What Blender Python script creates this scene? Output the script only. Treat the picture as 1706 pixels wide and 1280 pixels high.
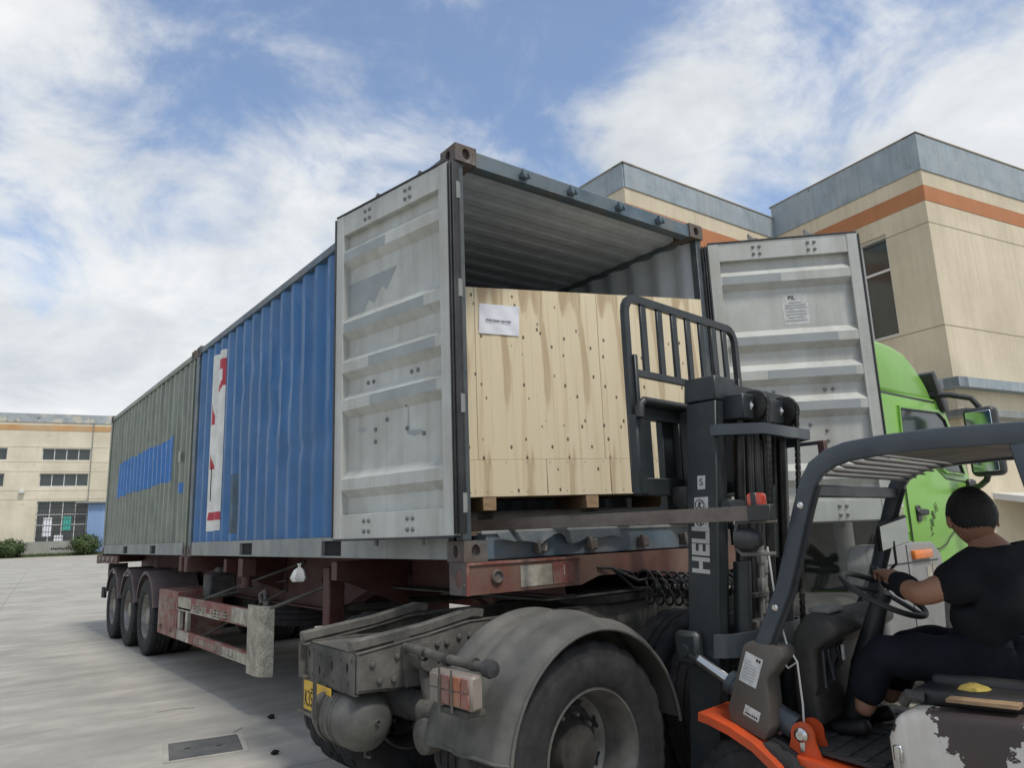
import bpy, bmesh, math, random
from mathutils import Matrix, Vector
random.seed(7)
for o in list(bpy.data.objects): bpy.data.objects.remove(o)
SC = bpy.context.scene
COL = SC.collection
R = math.radians
PI = math.pi

# ------------------------------------------------------------------ camera
# world: ground z=0, X across the container's door end, Y along its length
CAM = Vector((-2.3313, -3.5223, 1.5467))
yaw, pitch, roll = R(37.6324), R(11.381), R(-2.0837)
fw = Vector((math.sin(yaw)*math.cos(pitch), math.cos(yaw)*math.cos(pitch), math.sin(pitch)))
rt = Vector((math.cos(yaw), -math.sin(yaw), 0)); up = rt.cross(fw)
r2 = rt*math.cos(roll) + up*math.sin(roll); u2 = -rt*math.sin(roll) + up*math.cos(roll)
cam = bpy.data.cameras.new('camera'); cam.sensor_fit = 'HORIZONTAL'; cam.sensor_width = 36
cam.lens = 1213.889/1706*36; cam.clip_start = .05; cam.clip_end = 3000
co = bpy.data.objects.new('camera', cam); COL.objects.link(co)
co.matrix_world = Matrix(((r2.x, u2.x, -fw.x, CAM.x), (r2.y, u2.y, -fw.y, CAM.y), (r2.z, u2.z, -fw.z, CAM.z), (0, 0, 0, 1)))
SC.camera = co

# ------------------------------------------------------------------ sky, sun, exposure
SUN_EL, SUN_AZ = R(60), R(176)          # azimuth clockwise from +Y
W = bpy.data.worlds.new('World'); SC.world = W; W.use_nodes = True
wt = W.node_tree; wt.nodes.clear()
def wn(t, **k):
    n = wt.nodes.new(t)
    for a, b in k.items(): setattr(n, a, b)
    return n
def wl(a, b): wt.links.new(a, b)
def wmath(op, a, b=None):
    n = wn('ShaderNodeMath', operation=op)
    for i, x in enumerate((a, b)):
        if x is None: continue
        if isinstance(x, (int, float)): n.inputs[i].default_value = x
        else: wl(x, n.inputs[i])
    return n.outputs[0]
sky = wn('ShaderNodeTexSky', sky_type='NISHITA', sun_disc=False)
sky.sun_elevation = SUN_EL; sky.sun_rotation = SUN_AZ; sky.air_density = 1.0; sky.dust_density = .6; sky.ozone_density = 1.6
tc = wn('ShaderNodeTexCoord'); sep = wn('ShaderNodeSeparateXYZ'); wl(tc.outputs['Generated'], sep.inputs[0])
zz = wmath('ADD', wmath('MAXIMUM', sep.outputs[2], 0.0), .42)
cx = wmath('DIVIDE', sep.outputs[0], zz); cy = wmath('DIVIDE', sep.outputs[1], zz)
cmb = wn('ShaderNodeCombineXYZ'); wl(cx, cmb.inputs[0]); wl(cy, cmb.inputs[1]); cmb.inputs[2].default_value = 3.7
def wnoise(scale, detail, rough, dist, vec, off):
    m = wn('ShaderNodeMapping'); m.inputs['Location'].default_value = off; wl(vec, m.inputs[0])
    n = wn('ShaderNodeTexNoise'); n.inputs['Scale'].default_value = scale; n.inputs['Detail'].default_value = detail
    n.inputs['Roughness'].default_value = rough; n.inputs['Distortion'].default_value = dist; wl(m.outputs[0], n.inputs['Vector'])
    return n.outputs['Fac']
CL_OFF = (3.3, 1.7, 0)
big = wnoise(1.7, 3, .5, .1, cmb.outputs[0], CL_OFF)
mid = wnoise(4.4, 12, .60, .35, cmb.outputs[0], (7.1, 2.2, 1))
cov = wmath('ADD', wmath('MULTIPLY', big, .50), wmath('MULTIPLY', mid, .90))
low = wmath('MULTIPLY', wmath('SUBTRACT', .5, wmath('MINIMUM', sep.outputs[2], .5)), .34)   # denser towards the horizon
cov = wmath('ADD', cov, low)
# banks of cloud and open gaps of this particular sky: weight, width, direction
for w_, s_, d_ in ((-.34, .020, (.126, .843, .523)), (-.19, .016, (.37, .742, .559)), (-.20, .024, (.547, .628, .554)), (-.26, .010, (.754, .382, .535)), (.10, .05, (.045, .922, .385)), (.10, .05, (.208, .886, .414)), (.22, .010, (.387, .776, .499)), (.05, .05, (.852, .245, .464)),
                  (.16, .006, (.7, .422, .576)), (.12, .006, (.736, .486, .471)), (.26, .007, (.036, .832, .553)), (-.20, .008, (.80, .42, .41)), (.16, .006, (.233, .779, .582)), (.10, .010, (.60, .62, .47)), (.12, .02, (.85, .26, .46))):
    dt = wn('ShaderNodeVectorMath', operation='DOT_PRODUCT'); wl(tc.outputs['Generated'], dt.inputs[0]); dt.inputs[1].default_value = Vector(d_).normalized()
    cov = wmath('ADD', cov, wmath('MULTIPLY', wmath('EXPONENT', wmath('DIVIDE', wmath('SUBTRACT', dt.outputs['Value'], 1.0), s_)), w_))
rmp = wn('ShaderNodeMapRange', interpolation_type='SMOOTHSTEP'); wl(cov, rmp.inputs[0])
rmp.inputs[1].default_value = .545; rmp.inputs[2].default_value = .83; rmp.inputs[3].default_value = .06; rmp.inputs[4].default_value = .97
shade = wnoise(4.2, 8, .58, .3, cmb.outputs[0], (1.2, 9.3, 4))
cr = wn('ShaderNodeValToRGB'); wl(shade, cr.inputs[0])
cr.color_ramp.elements[0].position = .32; cr.color_ramp.elements[0].color = (.60, .64, .68, 1)
cr.color_ramp.elements[1].position = .66; cr.color_ramp.elements[1].color = (.90, .91, .915, 1)
b1 = wn('ShaderNodeBackground'); wl(sky.outputs[0], b1.inputs[0]); b1.inputs[1].default_value = .148
b2 = wn('ShaderNodeBackground'); wl(cr.outputs[0], b2.inputs[0]); b2.inputs[1].default_value = .82
mx = wn('ShaderNodeMixShader'); wl(rmp.outputs[0], mx.inputs[0]); wl(b1.outputs[0], mx.inputs[1]); wl(b2.outputs[0], mx.inputs[2])
wo = wn('ShaderNodeOutputWorld'); wl(mx.outputs[0], wo.inputs[0])
sl = bpy.data.lights.new('sun', 'SUN'); sl.energy = 2.0; sl.angle = R(9); sl.color = (1, .95, .86)
so = bpy.data.objects.new('sun', sl); COL.objects.link(so)
sd = Vector((math.sin(SUN_AZ)*math.cos(SUN_EL), math.cos(SUN_AZ)*math.cos(SUN_EL), math.sin(SUN_EL)))
so.rotation_euler = sd.to_track_quat('Z', 'Y').to_euler(); so.location = sd*60
vs_ = SC.view_settings; vs_.view_transform = 'Standard'; vs_.look = 'None'; vs_.gamma = 1; vs_.exposure = 0.34
vs_.use_curve_mapping = False

# ------------------------------------------------------------------ mesh builder
class MB:
    def __init__(s): s.v = []; s.f = []
    def add(s, vs, fs, T=None):
        b = len(s.v)
        s.v += [tuple(T @ Vector(v)) if T is not None else tuple(v) for v in vs]
        s.f += [tuple(i+b for i in f) for f in fs]; return s
    def box(s, x0, x1, y0, y1, z0, z1, c=0., T=None):
        if x0 > x1: x0, x1 = x1, x0
        if y0 > y1: y0, y1 = y1, y0
        if z0 > z1: z0, z1 = z1, z0
        c = min(c, .45*(x1-x0), .45*(y1-y0), .45*(z1-z0))
        if c <= 0:
            v = [(x, y, z) for x in (x0, x1) for y in (y0, y1) for z in (z0, z1)]
            return s.add(v, [(0,1,3,2), (4,6,7,5), (0,4,5,1), (2,3,7,6), (0,2,6,4), (1,5,7,3)], T)
        V = []; idx = {}
        for i, x in enumerate((x0, x1)):
            for j, y in enumerate((y0, y1)):
                for k, z in enumerate((z0, z1)):
                    dx, dy, dz = c*(1-2*i), c*(1-2*j), c*(1-2*k)
                    for a, p in enumerate(((x, y+dy, z+dz), (x+dx, y, z+dz), (x+dx, y+dy, z))):
                        idx[(i, j, k, a)] = len(V); V.append(p)
        F = []; g = idx
        for i in (0, 1):
            F.append([g[(i,0,0,0)], g[(i,1,0,0)], g[(i,1,1,0)], g[(i,0,1,0)]])
            F.append([g[(0,i,0,1)], g[(1,i,0,1)], g[(1,i,1,1)], g[(0,i,1,1)]])
            F.append([g[(0,0,i,2)], g[(1,0,i,2)], g[(1,1,i,2)], g[(0,1,i,2)]])
            for j in (0, 1):
                F.append([g[(0,i,j,1)], g[(1,i,j,1)], g[(1,i,j,2)], g[(0,i,j,2)]])
                F.append([g[(i,0,j,0)], g[(i,1,j,0)], g[(i,1,j,2)], g[(i,0,j,2)]])
                F.append([g[(i,j,0,0)], g[(i,j,1,0)], g[(i,j,1,1)], g[(i,j,0,1)]])
                for k in (0, 1): F.append([g[(i,j,k,0)], g[(i,j,k,1)], g[(i,j,k,2)]])
        return s.add(V, F, T)
    def bc(s, c, d, ch=0., T=None):
        return s.box(c[0]-d[0]/2, c[0]+d[0]/2, c[1]-d[1]/2, c[1]+d[1]/2, c[2]-d[2]/2, c[2]+d[2]/2, ch, T)
    def prism(s, poly, ax, a, b, T=None):
        """poly: 2D points in the two other axes (in xyz order), extruded along ax from a to b"""
        n = len(poly)
        def P(p, t): return {'x': (t, p[0], p[1]), 'y': (p[0], t, p[1]), 'z': (p[0], p[1], t)}[ax]
        V = [P(p, a) for p in poly]+[P(p, b) for p in poly]
        F = [tuple(range(n)), tuple(range(2*n-1, n-1, -1))]+[(i, (i+1) % n, n+(i+1) % n, n+i) for i in range(n)]
        return s.add(V, F, T)
    def tube(s, pts, r, n=8, T=None, cap=True, closed=False):
        pts = [Vector(p) for p in pts]; m = len(pts); V = []; F = []
        rs = r if isinstance(r, (list, tuple)) else [r]*m
        nrm = None
        for i, p in enumerate(pts):
            if closed: t = (pts[(i+1) % m]-pts[i-1])
            else: t = pts[min(i+1, m-1)]-pts[max(i-1, 0)]
            t.normalize()
            if nrm is None:
                nrm = t.orthogonal().normalized()
            else:
                nrm = (nrm-t*nrm.dot(t)); nrm = nrm.normalized() if nrm.length > 1e-6 else t.orthogonal().normalized()
            bn = t.cross(nrm)
            for k in range(n):
                a = 2*PI*k/n; V.append(p+(nrm*math.cos(a)+bn*math.sin(a))*rs[i])
        M = m if closed else m-1
        for i in range(M):
            j = (i+1) % m
            for k in range(n): F.append((i*n+k, i*n+(k+1) % n, j*n+(k+1) % n, j*n+k))
        if cap and not closed: F += [tuple(range(n-1, -1, -1)), tuple((m-1)*n+k for k in range(n))]
        return s.add(V, F, T)
    def sweep(s, pts, w, h, side, T=None, caps=True):
        """rectangular section swept along pts; 'side' is the direction of width w, h across it"""
        pts = [Vector(p) for p in pts]; side = Vector(side).normalized(); V = []; F = []; m = len(pts)
        hs = h if isinstance(h, (list, tuple)) else [h]*m
        for i, p in enumerate(pts):
            t = (pts[min(i+1, m-1)]-pts[max(i-1, 0)]).normalized(); q = t.cross(side).normalized()
            for a, b in ((-1, -1), (1, -1), (1, 1), (-1, 1)): V.append(p+side*(a*w/2)+q*(b*hs[i]/2))
        for i in range(m-1):
            for k in range(4): F.append((i*4+k, i*4+(k+1) % 4, i*4+4+(k+1) % 4, i*4+4+k))
        if caps: F += [(3, 2, 1, 0), tuple((m-1)*4+k for k in range(4))]
        return s.add(V, F, T)
    def lathe(s, prof, o=(0, 0, 0), ax='y', n=32, T=None, closed=False):
        """prof: (radius, along-axis) pairs"""
        V = []; F = []; m = len(prof)
        for r, a in prof:
            for k in range(n):
                t = 2*PI*k/n; c, d = r*math.cos(t), r*math.sin(t)
                p = {'x': (a, c, d), 'y': (c, a, d), 'z': (c, d, a)}[ax]
                V.append((p[0]+o[0], p[1]+o[1], p[2]+o[2]))
        for i in range(m if closed else m-1):
            j = (i+1) % m
            for k in range(n): F.append((i*n+k, i*n+(k+1) % n, j*n+(k+1) % n, j*n+k))
        return s.add(V, F, T)
    def grid(s, P, nu, nv, T=None):
        V = [P(i/nu, j/nv) for j in range(nv+1) for i in range(nu+1)]
        F = [(j*(nu+1)+i, j*(nu+1)+i+1, (j+1)*(nu+1)+i+1, (j+1)*(nu+1)+i) for j in range(nv) for i in range(nu)]
        return s.add(V, F, T)
    def plate_hole(s, o, u, v, w, h, ho, depth, n=20, T=None):
        """rectangle w x h at o spanned by u,v with an oval hole ho=(cu,cv,ru,rv) that is depth deep along u x v (inwards = -)"""
        o, u, v = Vector(o), Vector(u), Vector(v); nn = u.cross(v); cu, cv, ru, rv = ho
        V = []; F = []
        angs = sorted(set([2*PI*k/n for k in range(n)]+[math.atan2(b-cv, a-cu) % (2*PI) for a in (0, w) for b in (0, h)]))
        for a in angs:
            c, d = math.cos(a), math.sin(a); ts = []
            if c > 1e-9: ts.append((w-cu)/c)
            if c < -1e-9: ts.append(-cu/c)
            if d > 1e-9: ts.append((h-cv)/d)
            if d < -1e-9: ts.append(-cv/d)
            t = min(ts); V.append(o+u*(cu+t*c)+v*(cv+t*d)); V.append(o+u*(cu+ru*c)+v*(cv+rv*d)); V.append(o+u*(cu+ru*c)+v*(cv+rv*d)-nn*depth)
        m = len(angs)
        for i in range(m):
            j = (i+1) % m; F.append((3*i, 3*j, 3*j+1, 3*i+1)); F.append((3*i+1, 3*j+1, 3*j+2, 3*i+2))
        F.append(tuple(3*i+2 for i in range(m)))
        return s.add(V, F, T)
    def move(s, fn): s.v = [tuple(fn(Vector(v))) for v in s.v]; return s
    def build(s, name, mat, parent=None, ang=38, recalc=True):
        me = bpy.data.meshes.new(name); me.from_pydata(s.v, [], s.f)
        if recalc:
            bm = bmesh.new(); bm.from_mesh(me); bmesh.ops.recalc_face_normals(bm, faces=bm.faces); bm.to_mesh(me); bm.free()
        if ang:
            me.shade_smooth(); me.set_sharp_from_angle(angle=R(ang))
        me.materials.append(mat); return link(name, me, parent)
def link(name, me, parent=None):
    o = bpy.data.objects.new(name, me); COL.objects.link(o)
    if parent is not None: o.parent = parent
    return o
def tag(o, label, cat, group=None, kind=None):
    if label: o['label'] = label
    if cat: o['category'] = cat
    if group: o['group'] = group
    if kind: o['kind'] = kind
    return o
def thing(name, label, cat, loc=(0, 0, 0), rz=0, group=None):
    o = bpy.data.objects.new(name, None); COL.objects.link(o); o.location = loc; o.rotation_euler = (0, 0, rz)
    o.empty_display_size = .2
    return tag(o, label, cat, group)
def share(o, loc=None, parent=None, rot=None):
    c = o.copy(); COL.objects.link(c)
    c.parent = parent if parent is not None else o.parent
    if loc is not None: c.location = loc
    if rot is not None: c.rotation_euler = rot
    return c
def copy_tree(o, parent=None, loc=None, rot=None):
    c = o.copy(); COL.objects.link(c); c.parent = parent
    if loc is not None: c.location = loc
    if rot is not None: c.rotation_euler = rot
    for ch in list(o.children): copy_tree(ch, c)
    return c
def basis(o, u, v):
    u = Vector(u).normalized(); v = Vector(v); v = (v-u*v.dot(u)).normalized(); n = u.cross(v); o = Vector(o)
    return Matrix(((u.x, v.x, n.x, o.x), (u.y, v.y, n.y, o.y), (u.z, v.z, n.z, o.z), (0, 0, 0, 1)))
def text(body, size, mat, parent, o, u, v, name='lettering', sx=1., align='CENTER', ext=.0004, bold=0.):
    cu = bpy.data.curves.new('t', 'FONT'); cu.body = body; cu.size = size; cu.align_x = align; cu.align_y = 'CENTER'; cu.extrude = ext; cu.offset = bold
    cu.resolution_u = 3
    ob = bpy.data.objects.new('t', cu); COL.objects.link(ob)
    dg = bpy.context.evaluated_depsgraph_get(); dg.update()
    me = bpy.data.meshes.new_from_object(ob.evaluated_get(dg)); bpy.data.objects.remove(ob); bpy.data.curves.remove(cu)
    me.name = name; me.transform(basis(o, u, v) @ Matrix.Diagonal((sx, 1, 1, 1))); me.materials.clear(); me.materials.append(mat)
    return link(name, me, parent)

# ------------------------------------------------------------------ materials
def mat(name, col, rough=.6, metal=0., var=.12, vs=5., dirt=None, da=.5, ds=2.5, streak=None, rust=0., rs=6., rcol=(.11, .045, .02), bump=0., bs=60., spec=.4, lo=.42, hi=.68, stretch=(1, 1, 1), chip=None, chs=9.):
    m = bpy.data.materials.new(name); m.use_nodes = True; nt = m.node_tree; N = nt.nodes; L = nt.links
    bs_ = N['Principled BSDF']; bs_.inputs['Roughness'].default_value = rough; bs_.inputs['Metallic'].default_value = metal
    bs_.inputs['Specular IOR Level'].default_value = spec
    t = N.new('ShaderNodeTexCoord')
    def noise(scale, det=6, ro=.6, st=(1, 1, 1), off=0):
        mp = N.new('ShaderNodeMapping'); mp.inputs['Scale'].default_value = st; mp.inputs['Location'].default_value = (off, off*.7, off*1.3); L.new(t.outputs['Object'], mp.inputs[0])
        n = N.new('ShaderNodeTexNoise'); n.inputs['Scale'].default_value = scale; n.inputs['Detail'].default_value = det; n.inputs['Roughness'].default_value = ro
        L.new(mp.outputs[0], n.inputs['Vector']); return n.outputs['Fac']
    def rng(x, a, b, c, d):
        r = N.new('ShaderNodeMapRange'); L.new(x, r.inputs[0])
        for i, q in enumerate((a, b, c, d)): r.inputs[i+1].default_value = q
        return r.outputs[0]
    def mixc(f, a, b, blend='MIX'):
        x = N.new('ShaderNodeMix'); x.data_type = 'RGBA'; x.blend_type = blend
        for k, q in ((0, f), (6, a), (7, b)):
            if isinstance(q, (int, float)): x.inputs[k].default_value = q
            elif isinstance(q, tuple): x.inputs[k].default_value = (*q[:3], 1)
            else: L.new(q, x.inputs[k])
        return x.outputs[2]
    nv = noise(vs, 7, .62, stretch)
    hs = N.new('ShaderNodeHueSaturation'); hs.inputs['Color'].default_value = (*col, 1); L.new(rng(nv, .25, .75, 1-var*1.6, 1+var*1.6), hs.inputs['Value'])
    c = hs.outputs[0]; rg = rng(nv, .3, .7, min(1, rough+.08), max(.05, rough-.08))
    if dirt:
        d = noise(ds, 8, .65, (1, 1, 1), 3.1); c = mixc(rng(d, lo, hi, 0, da), c, dirt)
    if streak:
        d = noise(1.0, 6, .6, (9, 9, .35), 7.7); c = mixc(rng(d, .46, .72, 0, streak[0]), c, streak[1])
    if chip:
        d = noise(chs, 9, .7, (1, 1, 1), 1.9); f = rng(d, 1-chip[0], 1-chip[0]+.012, 0, 1); c = mixc(f, c, chip[1])
    if rust:
        d = noise(rs, 10, .7, (1, 1, 1), 5.3); f = rng(d, .78-rust, .9-rust*.8, 0, 1); c = mixc(f, c, rcol)
        ad = N.new('ShaderNodeMath'); ad.operation = 'MAXIMUM'; L.new(rg, ad.inputs[0]); L.new(rng(f, 0, 1, 0, .9), ad.inputs[1]); rg = ad.outputs[0]
    L.new(c, bs_.inputs['Base Color']); L.new(rg, bs_.inputs['Roughness'])
    if bump:
        b = N.new('ShaderNodeBump'); b.inputs['Strength'].default_value = bump; b.inputs['Distance'].default_value = .02; L.new(noise(bs, 8, .7, stretch, .4), b.inputs['Height']); L.new(b.outputs[0], bs_.inputs['Normal'])
    m['nodes'] = 1
    return m
def glass(name, col=(.8, .9, .85), rough=.03, alpha=.75, ior=1.5):
    """thin sheet: part mirror, part clear"""
    m = bpy.data.materials.new(name); m.use_nodes = True; nt = m.node_tree; N = nt.nodes; L = nt.links; N.clear()
    tr = N.new('ShaderNodeBsdfTransparent'); tr.inputs[0].default_value = (*col, 1)
    gl = N.new('ShaderNodeBsdfGlossy'); gl.inputs[0].default_value = (.9, .95, .93, 1); gl.inputs[1].default_value = rough
    fr = N.new('ShaderNodeFresnel'); fr.inputs[0].default_value = ior
    ad = N.new('ShaderNodeMath'); ad.operation = 'ADD'; L.new(fr.outputs[0], ad.inputs[0]); ad.inputs[1].default_value = 1-alpha
    mx = N.new('ShaderNodeMixShader'); L.new(ad.outputs[0], mx.inputs[0]); L.new(tr.outputs[0], mx.inputs[1]); L.new(gl.outputs[0], mx.inputs[2])
    o = N.new('ShaderNodeOutputMaterial'); L.new(mx.outputs[0], o.inputs[0]); return m
DUST = (.20, .185, .155)
m_concrete = mat('concrete', (.385, .368, .325), .88, var=.14, vs=1.5, dirt=(.235, .228, .205), da=.75, ds=.8, bump=.35, bs=30, stretch=(.55, 2.2, 1), chip=(.34, (.27, .26, .235)), chs=9)
m_joint = mat('joint', (.16, .15, .13), .95)
m_blue = mat('blue_paint', (.019, .125, .315), .42, var=.13, vs=2.2, dirt=(.06, .14, .27), da=.6, ds=1.3, streak=(.4, (.045, .09, .17)), chip=(.27, (.16, .15, .14)), chs=12, bump=.05, bs=25)
m_post = mat('worn_post', (.062, .078, .088), .5, var=.2, vs=6, dirt=(.13, .135, .13), da=.7, ds=5, rust=.14, rs=9, chip=(.31, (.30, .32, .32)), chs=6)
m_bluegrey = mat('faded_blue_steel', (.085, .125, .155), .5, var=.18, vs=5, dirt=(.17, .17, .16), da=.7, ds=4, rust=.17, rs=9, bump=.1)
m_greygreen = mat('grey_green_paint', (.178, .205, .158), .45, var=.14, vs=3, dirt=(.24, .235, .20), da=.6, ds=1.2, streak=(.55, (.075, .085, .07)), rust=.13, rs=14)
m_brightblue = mat('patch_blue', (.035, .17, .46), .5, var=.1, streak=(.55, (.11, .20, .32)), chip=(.34, (.17, .19, .16)), chs=7)
m_white = mat('white_print', (.75, .75, .70), .6, var=.06, dirt=(.4, .39, .35), da=.4, ds=4)
m_redprint = mat('red_print', (.45, .05, .07), .6, var=.1)
m_rail = mat('rail_grey', (.23, .25, .245), .6, var=.14, vs=3, dirt=(.30, .29, .26), da=.6, ds=2, rust=.15, rs=9, streak=(.4, (.10, .10, .09)))
m_door = mat('door_grey', (.47, .485, .455), .52, var=.09, vs=2.5, dirt=(.36, .35, .305), da=.6, ds=2.6, streak=(.35, (.20, .18, .145)), chip=(.27, (.15, .13, .10)), chs=15, rust=.12, rs=12)
m_doorpatch = mat('door_patch', (.30, .325, .325), .6, var=.08)
m_rust = mat('rusty_steel', (.115, .105, .098), .75, var=.3, vs=9, dirt=(.115, .078, .058), da=.8, ds=7, chip=(.36, (.30, .29, .27)), chs=8, bump=.3)
m_dark = mat('dark_void', (.012, .013, .014), .9)
m_rubber = mat('rubber', (.024, .024, .026), .85, var=.25, vs=14, dirt=(.055, .053, .049), da=.4, ds=12, bump=.12, bs=90, spec=.3)
m_gasket = mat('gasket', (.025, .027, .03), .6, dirt=(.10, .10, .095), da=.5)
m_inside = mat('container_inside', (.50, .56, .62), .6, var=.08, vs=2, dirt=(.25, .28, .31), da=.4, ds=1.1, streak=(.25, (.16, .165, .17)))
m_floorply = mat('container_floor', (.10, .07, .045), .8, var=.3, vs=3, stretch=(6, .5, 1))
m_bolt = mat('bolt_head', (.20, .20, .19), .5, .6, rust=.2, rs=20)
m_maroon = mat('maroon_paint', (.075, .022, .02), .62, var=.22, vs=4, dirt=(.085, .06, .05), da=.7, ds=3, rust=.2, rs=8)
m_maroonbar = mat('maroon_guard', (.20, .06, .05), .65, var=.2, vs=4, dirt=(.27, .25, .20), da=.8, ds=5)
m_barwhite = mat('worn_white', (.40, .375, .31), .75, var=.25, vs=8, dirt=(.17, .14, .10), da=.8, ds=8)
m_speck = mat('speckled_plate', (.37, .345, .28), .8, var=.3, vs=10, dirt=(.15, .125, .09), da=.8, ds=70, lo=.50, hi=.62, bump=.3)
m_dusty = mat('dusty_purple', (.115, .085, .085), .8, var=.15, vs=4, dirt=(.19, .165, .15), da=.6, ds=3)
m_chassis = mat('dusty_chassis', (.062, .06, .054), .75, var=.22, vs=9, dirt=(.165, .155, .135), da=.8, ds=4.5, rust=.1, rs=13, bump=.1)
m_chassisd = mat('dark_chassis', (.04, .04, .038), .8, var=.3, vs=7, dirt=(.12, .11, .095), da=.6, ds=5)
m_fender = mat('plastic_mudguard', (.075, .075, .069), .66, var=.16, vs=3, dirt=(.165, .157, .138), da=.75, ds=2.6, streak=(.3, (.05, .05, .045)))
m_tank = mat('air_tank_grey', (.075, .075, .07), .5, .2, var=.16, vs=9, dirt=(.15, .145, .125), da=.7, ds=6)
m_rim = mat('rim_grey', (.27, .265, .25), .5, .5, var=.2, vs=9, dirt=(.15, .125, .10), da=.8, ds=7, rust=.16)
m_rimd = mat('rim_dark', (.022, .022, .021), .7, .1, var=.3, vs=9, dirt=(.09, .08, .07), da=.6, ds=6)
m_green = mat('green_cab_paint', (.19, .42, .065), .28, var=.05, vs=2, dirt=(.24, .36, .15), da=.35, ds=2, spec=.5)
m_cabgrey = mat('cab_grey_plastic', (.20, .20, .195), .6, var=.08, dirt=(.29, .28, .26), da=.5)
m_black = mat('black_plastic', (.022, .023, .025), .45, var=.15, dirt=(.08, .08, .075), da=.4)
m_mast = mat('mast_charcoal', (.024, .031, .034), .42, .15, var=.2, vs=5, dirt=(.05, .052, .05), da=.6, ds=4, chip=(.275, (.28, .24, .17)), chs=11)
m_guard = mat('guard_blue_grey', (.048, .060, .072), .38, .1, var=.08, dirt=(.10, .11, .115), da=.4, ds=3)
m_guardin = mat('guard_underside', (.14, .13, .115), .7, var=.2)
m_grease = mat('greasy_steel', (.02, .019, .018), .35, .4, var=.4, vs=14)
m_orange = mat('orange_paint', (.56, .075, .018), .42, var=.12, vs=4, dirt=(.22, .07, .035), da=.55, ds=4)
m_boxbrown = mat('cowl_brown_grey', (.075, .068, .06), .55, var=.12, dirt=(.11, .10, .085), da=.6)
m_chrome = mat('chrome_rod', (.55, .55, .53), .22, 1., var=.1)
m_tubesteel = mat('brown_steel_tube', (.12, .098, .085), .5, .3, var=.2, vs=4, stretch=(1, .3, 6), dirt=(.22, .20, .18), da=.55, ds=5, rust=.14)
m_lampred = mat('red_lens', (.38, .05, .03), .22, var=.2, spec=.6)
m_lampclear = mat('dusty_clear_lens', (.21, .18, .155), .45, var=.15, dirt=(.20, .17, .145), da=.7, ds=9)
m_lampamber = mat('amber_lens', (.62, .17, .03), .25, var=.15, spec=.6)
m_yellow = mat('plate_yellow', (.68, .42, .03), .5, var=.1, dirt=(.4, .28, .08), da=.5, ds=7)
m_ink = mat('black_ink', (.012, .012, .014), .6)
m_paper = mat('paper', (.72, .73, .78), .75, var=.05, vs=9, bump=.15, bs=9)
m_sticker = mat('white_sticker', (.55, .55, .53), .6, var=.12, vs=25, dirt=(.25, .25, .24), da=.5, ds=30)
m_wood = mat('wood_block', (.30, .20, .115), .8, var=.25, vs=12, stretch=(1, 1, 5))
m_darkwood = mat('dark_timber', (.03, .025, .02), .85, var=.3, vs=6)
m_bag = mat('white_plastic_bag', (.60, .60, .57), .45, var=.1, bump=.5, bs=22)
m_skin = mat('skin', (.30, .155, .10), .55, var=.08, vs=14)
m_hair = mat('hair', (.010, .010, .011), .55, var=.4, vs=70, bump=.5, bs=160)
m_shirt = mat('black_tshirt', (.010, .011, .0135), .9, var=.25, vs=6, bump=.6, bs=14, spec=.2)
m_pants = mat('dark_trousers', (.0085, .010, .015), .9, var=.25, vs=6, bump=.6, bs=14, spec=.2)
m_shoe = mat('shoe', (.016, .015, .015), .6)
m_seat = mat('seat_vinyl', (.018, .018, .02), .45, var=.2, dirt=(.06, .058, .055), da=.5)
m_foam = mat('yellow_foam', (.38, .29, .07), .9, var=.2, vs=20)
m_mat = mat('rubber_mat', (.035, .034, .033), .8, var=.3, vs=9, dirt=(.10, .09, .08), da=.6)
m_cream = mat('cream_render', (.64, .56, .415), .85, var=.06, vs=.6, dirt=(.47, .405, .29), da=.75, ds=.35, streak=(.28, (.36, .31, .235)), bump=.08, bs=30)
m_creamL = mat('cream_render_pale', (.66, .61, .48), .85, var=.06, vs=.3, dirt=(.46, .40, .28), da=.6, ds=.25, streak=(.25, (.40, .35, .26)), chip=(.36, (.44, .40, .31)), chs=1.1)
m_parapet = mat('blue_grey_parapet', (.29, .345, .38), .8, var=.14, vs=1.6, dirt=(.36, .39, .40), da=.75, ds=1.1, streak=(.30, (.13, .145, .145)), chip=(.34, (.13, .15, .14)), chs=2.4)
m_stripe = mat('orange_band', (.44, .185, .085), .85, var=.08, vs=.8, dirt=(.40, .19, .09), da=.6, ds=.7, streak=(.25, (.3, .13, .07)))
m_groove = mat('wall_groove', (.29, .245, .18), .9)
m_frame = mat('white_frame', (.62, .62, .60), .5, var=.05)
m_pane = mat('window_glass', (.035, .045, .045), .08, var=.3, vs=.6, spec=.8)
m_plinth = mat('grey_plinth', (.33, .33, .29), .9, var=.15, vs=.5, streak=(.4, (.2, .2, .17)))
m_paleblue = mat('pale_blue_shutter', (.22, .33, .52), .6, var=.1, vs=.4, stretch=(5, 5, .2))
m_leaf = mat('leaf', (.055, .085, .026), .7, var=.35, vs=3)
m_grass = mat('grass', (.07, .10, .035), .8, var=.3, vs=2)
m_drain = mat('drain_lid', (.085, .085, .085), .7, var=.2, dirt=(.15, .15, .14), da=.6, ds=5, bump=.4, bs=120)
m_car = mat('silver_car', (.40, .42, .43), .3, .5, var=.05)
m_pole = mat('lamp_white', (.6, .6, .58), .5)
m_glass = glass('cab_glass', (.55, .62, .58), .03, .80)
m_shield = glass('windshield', (.86, .89, .87), .08, .985, 1.12)
m_mirror = mat('mirror_face', (.62, .68, .68), .06, 1., var=.03)
m_wire = mat('white_wire', (.6, .6, .58), .5)

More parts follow.
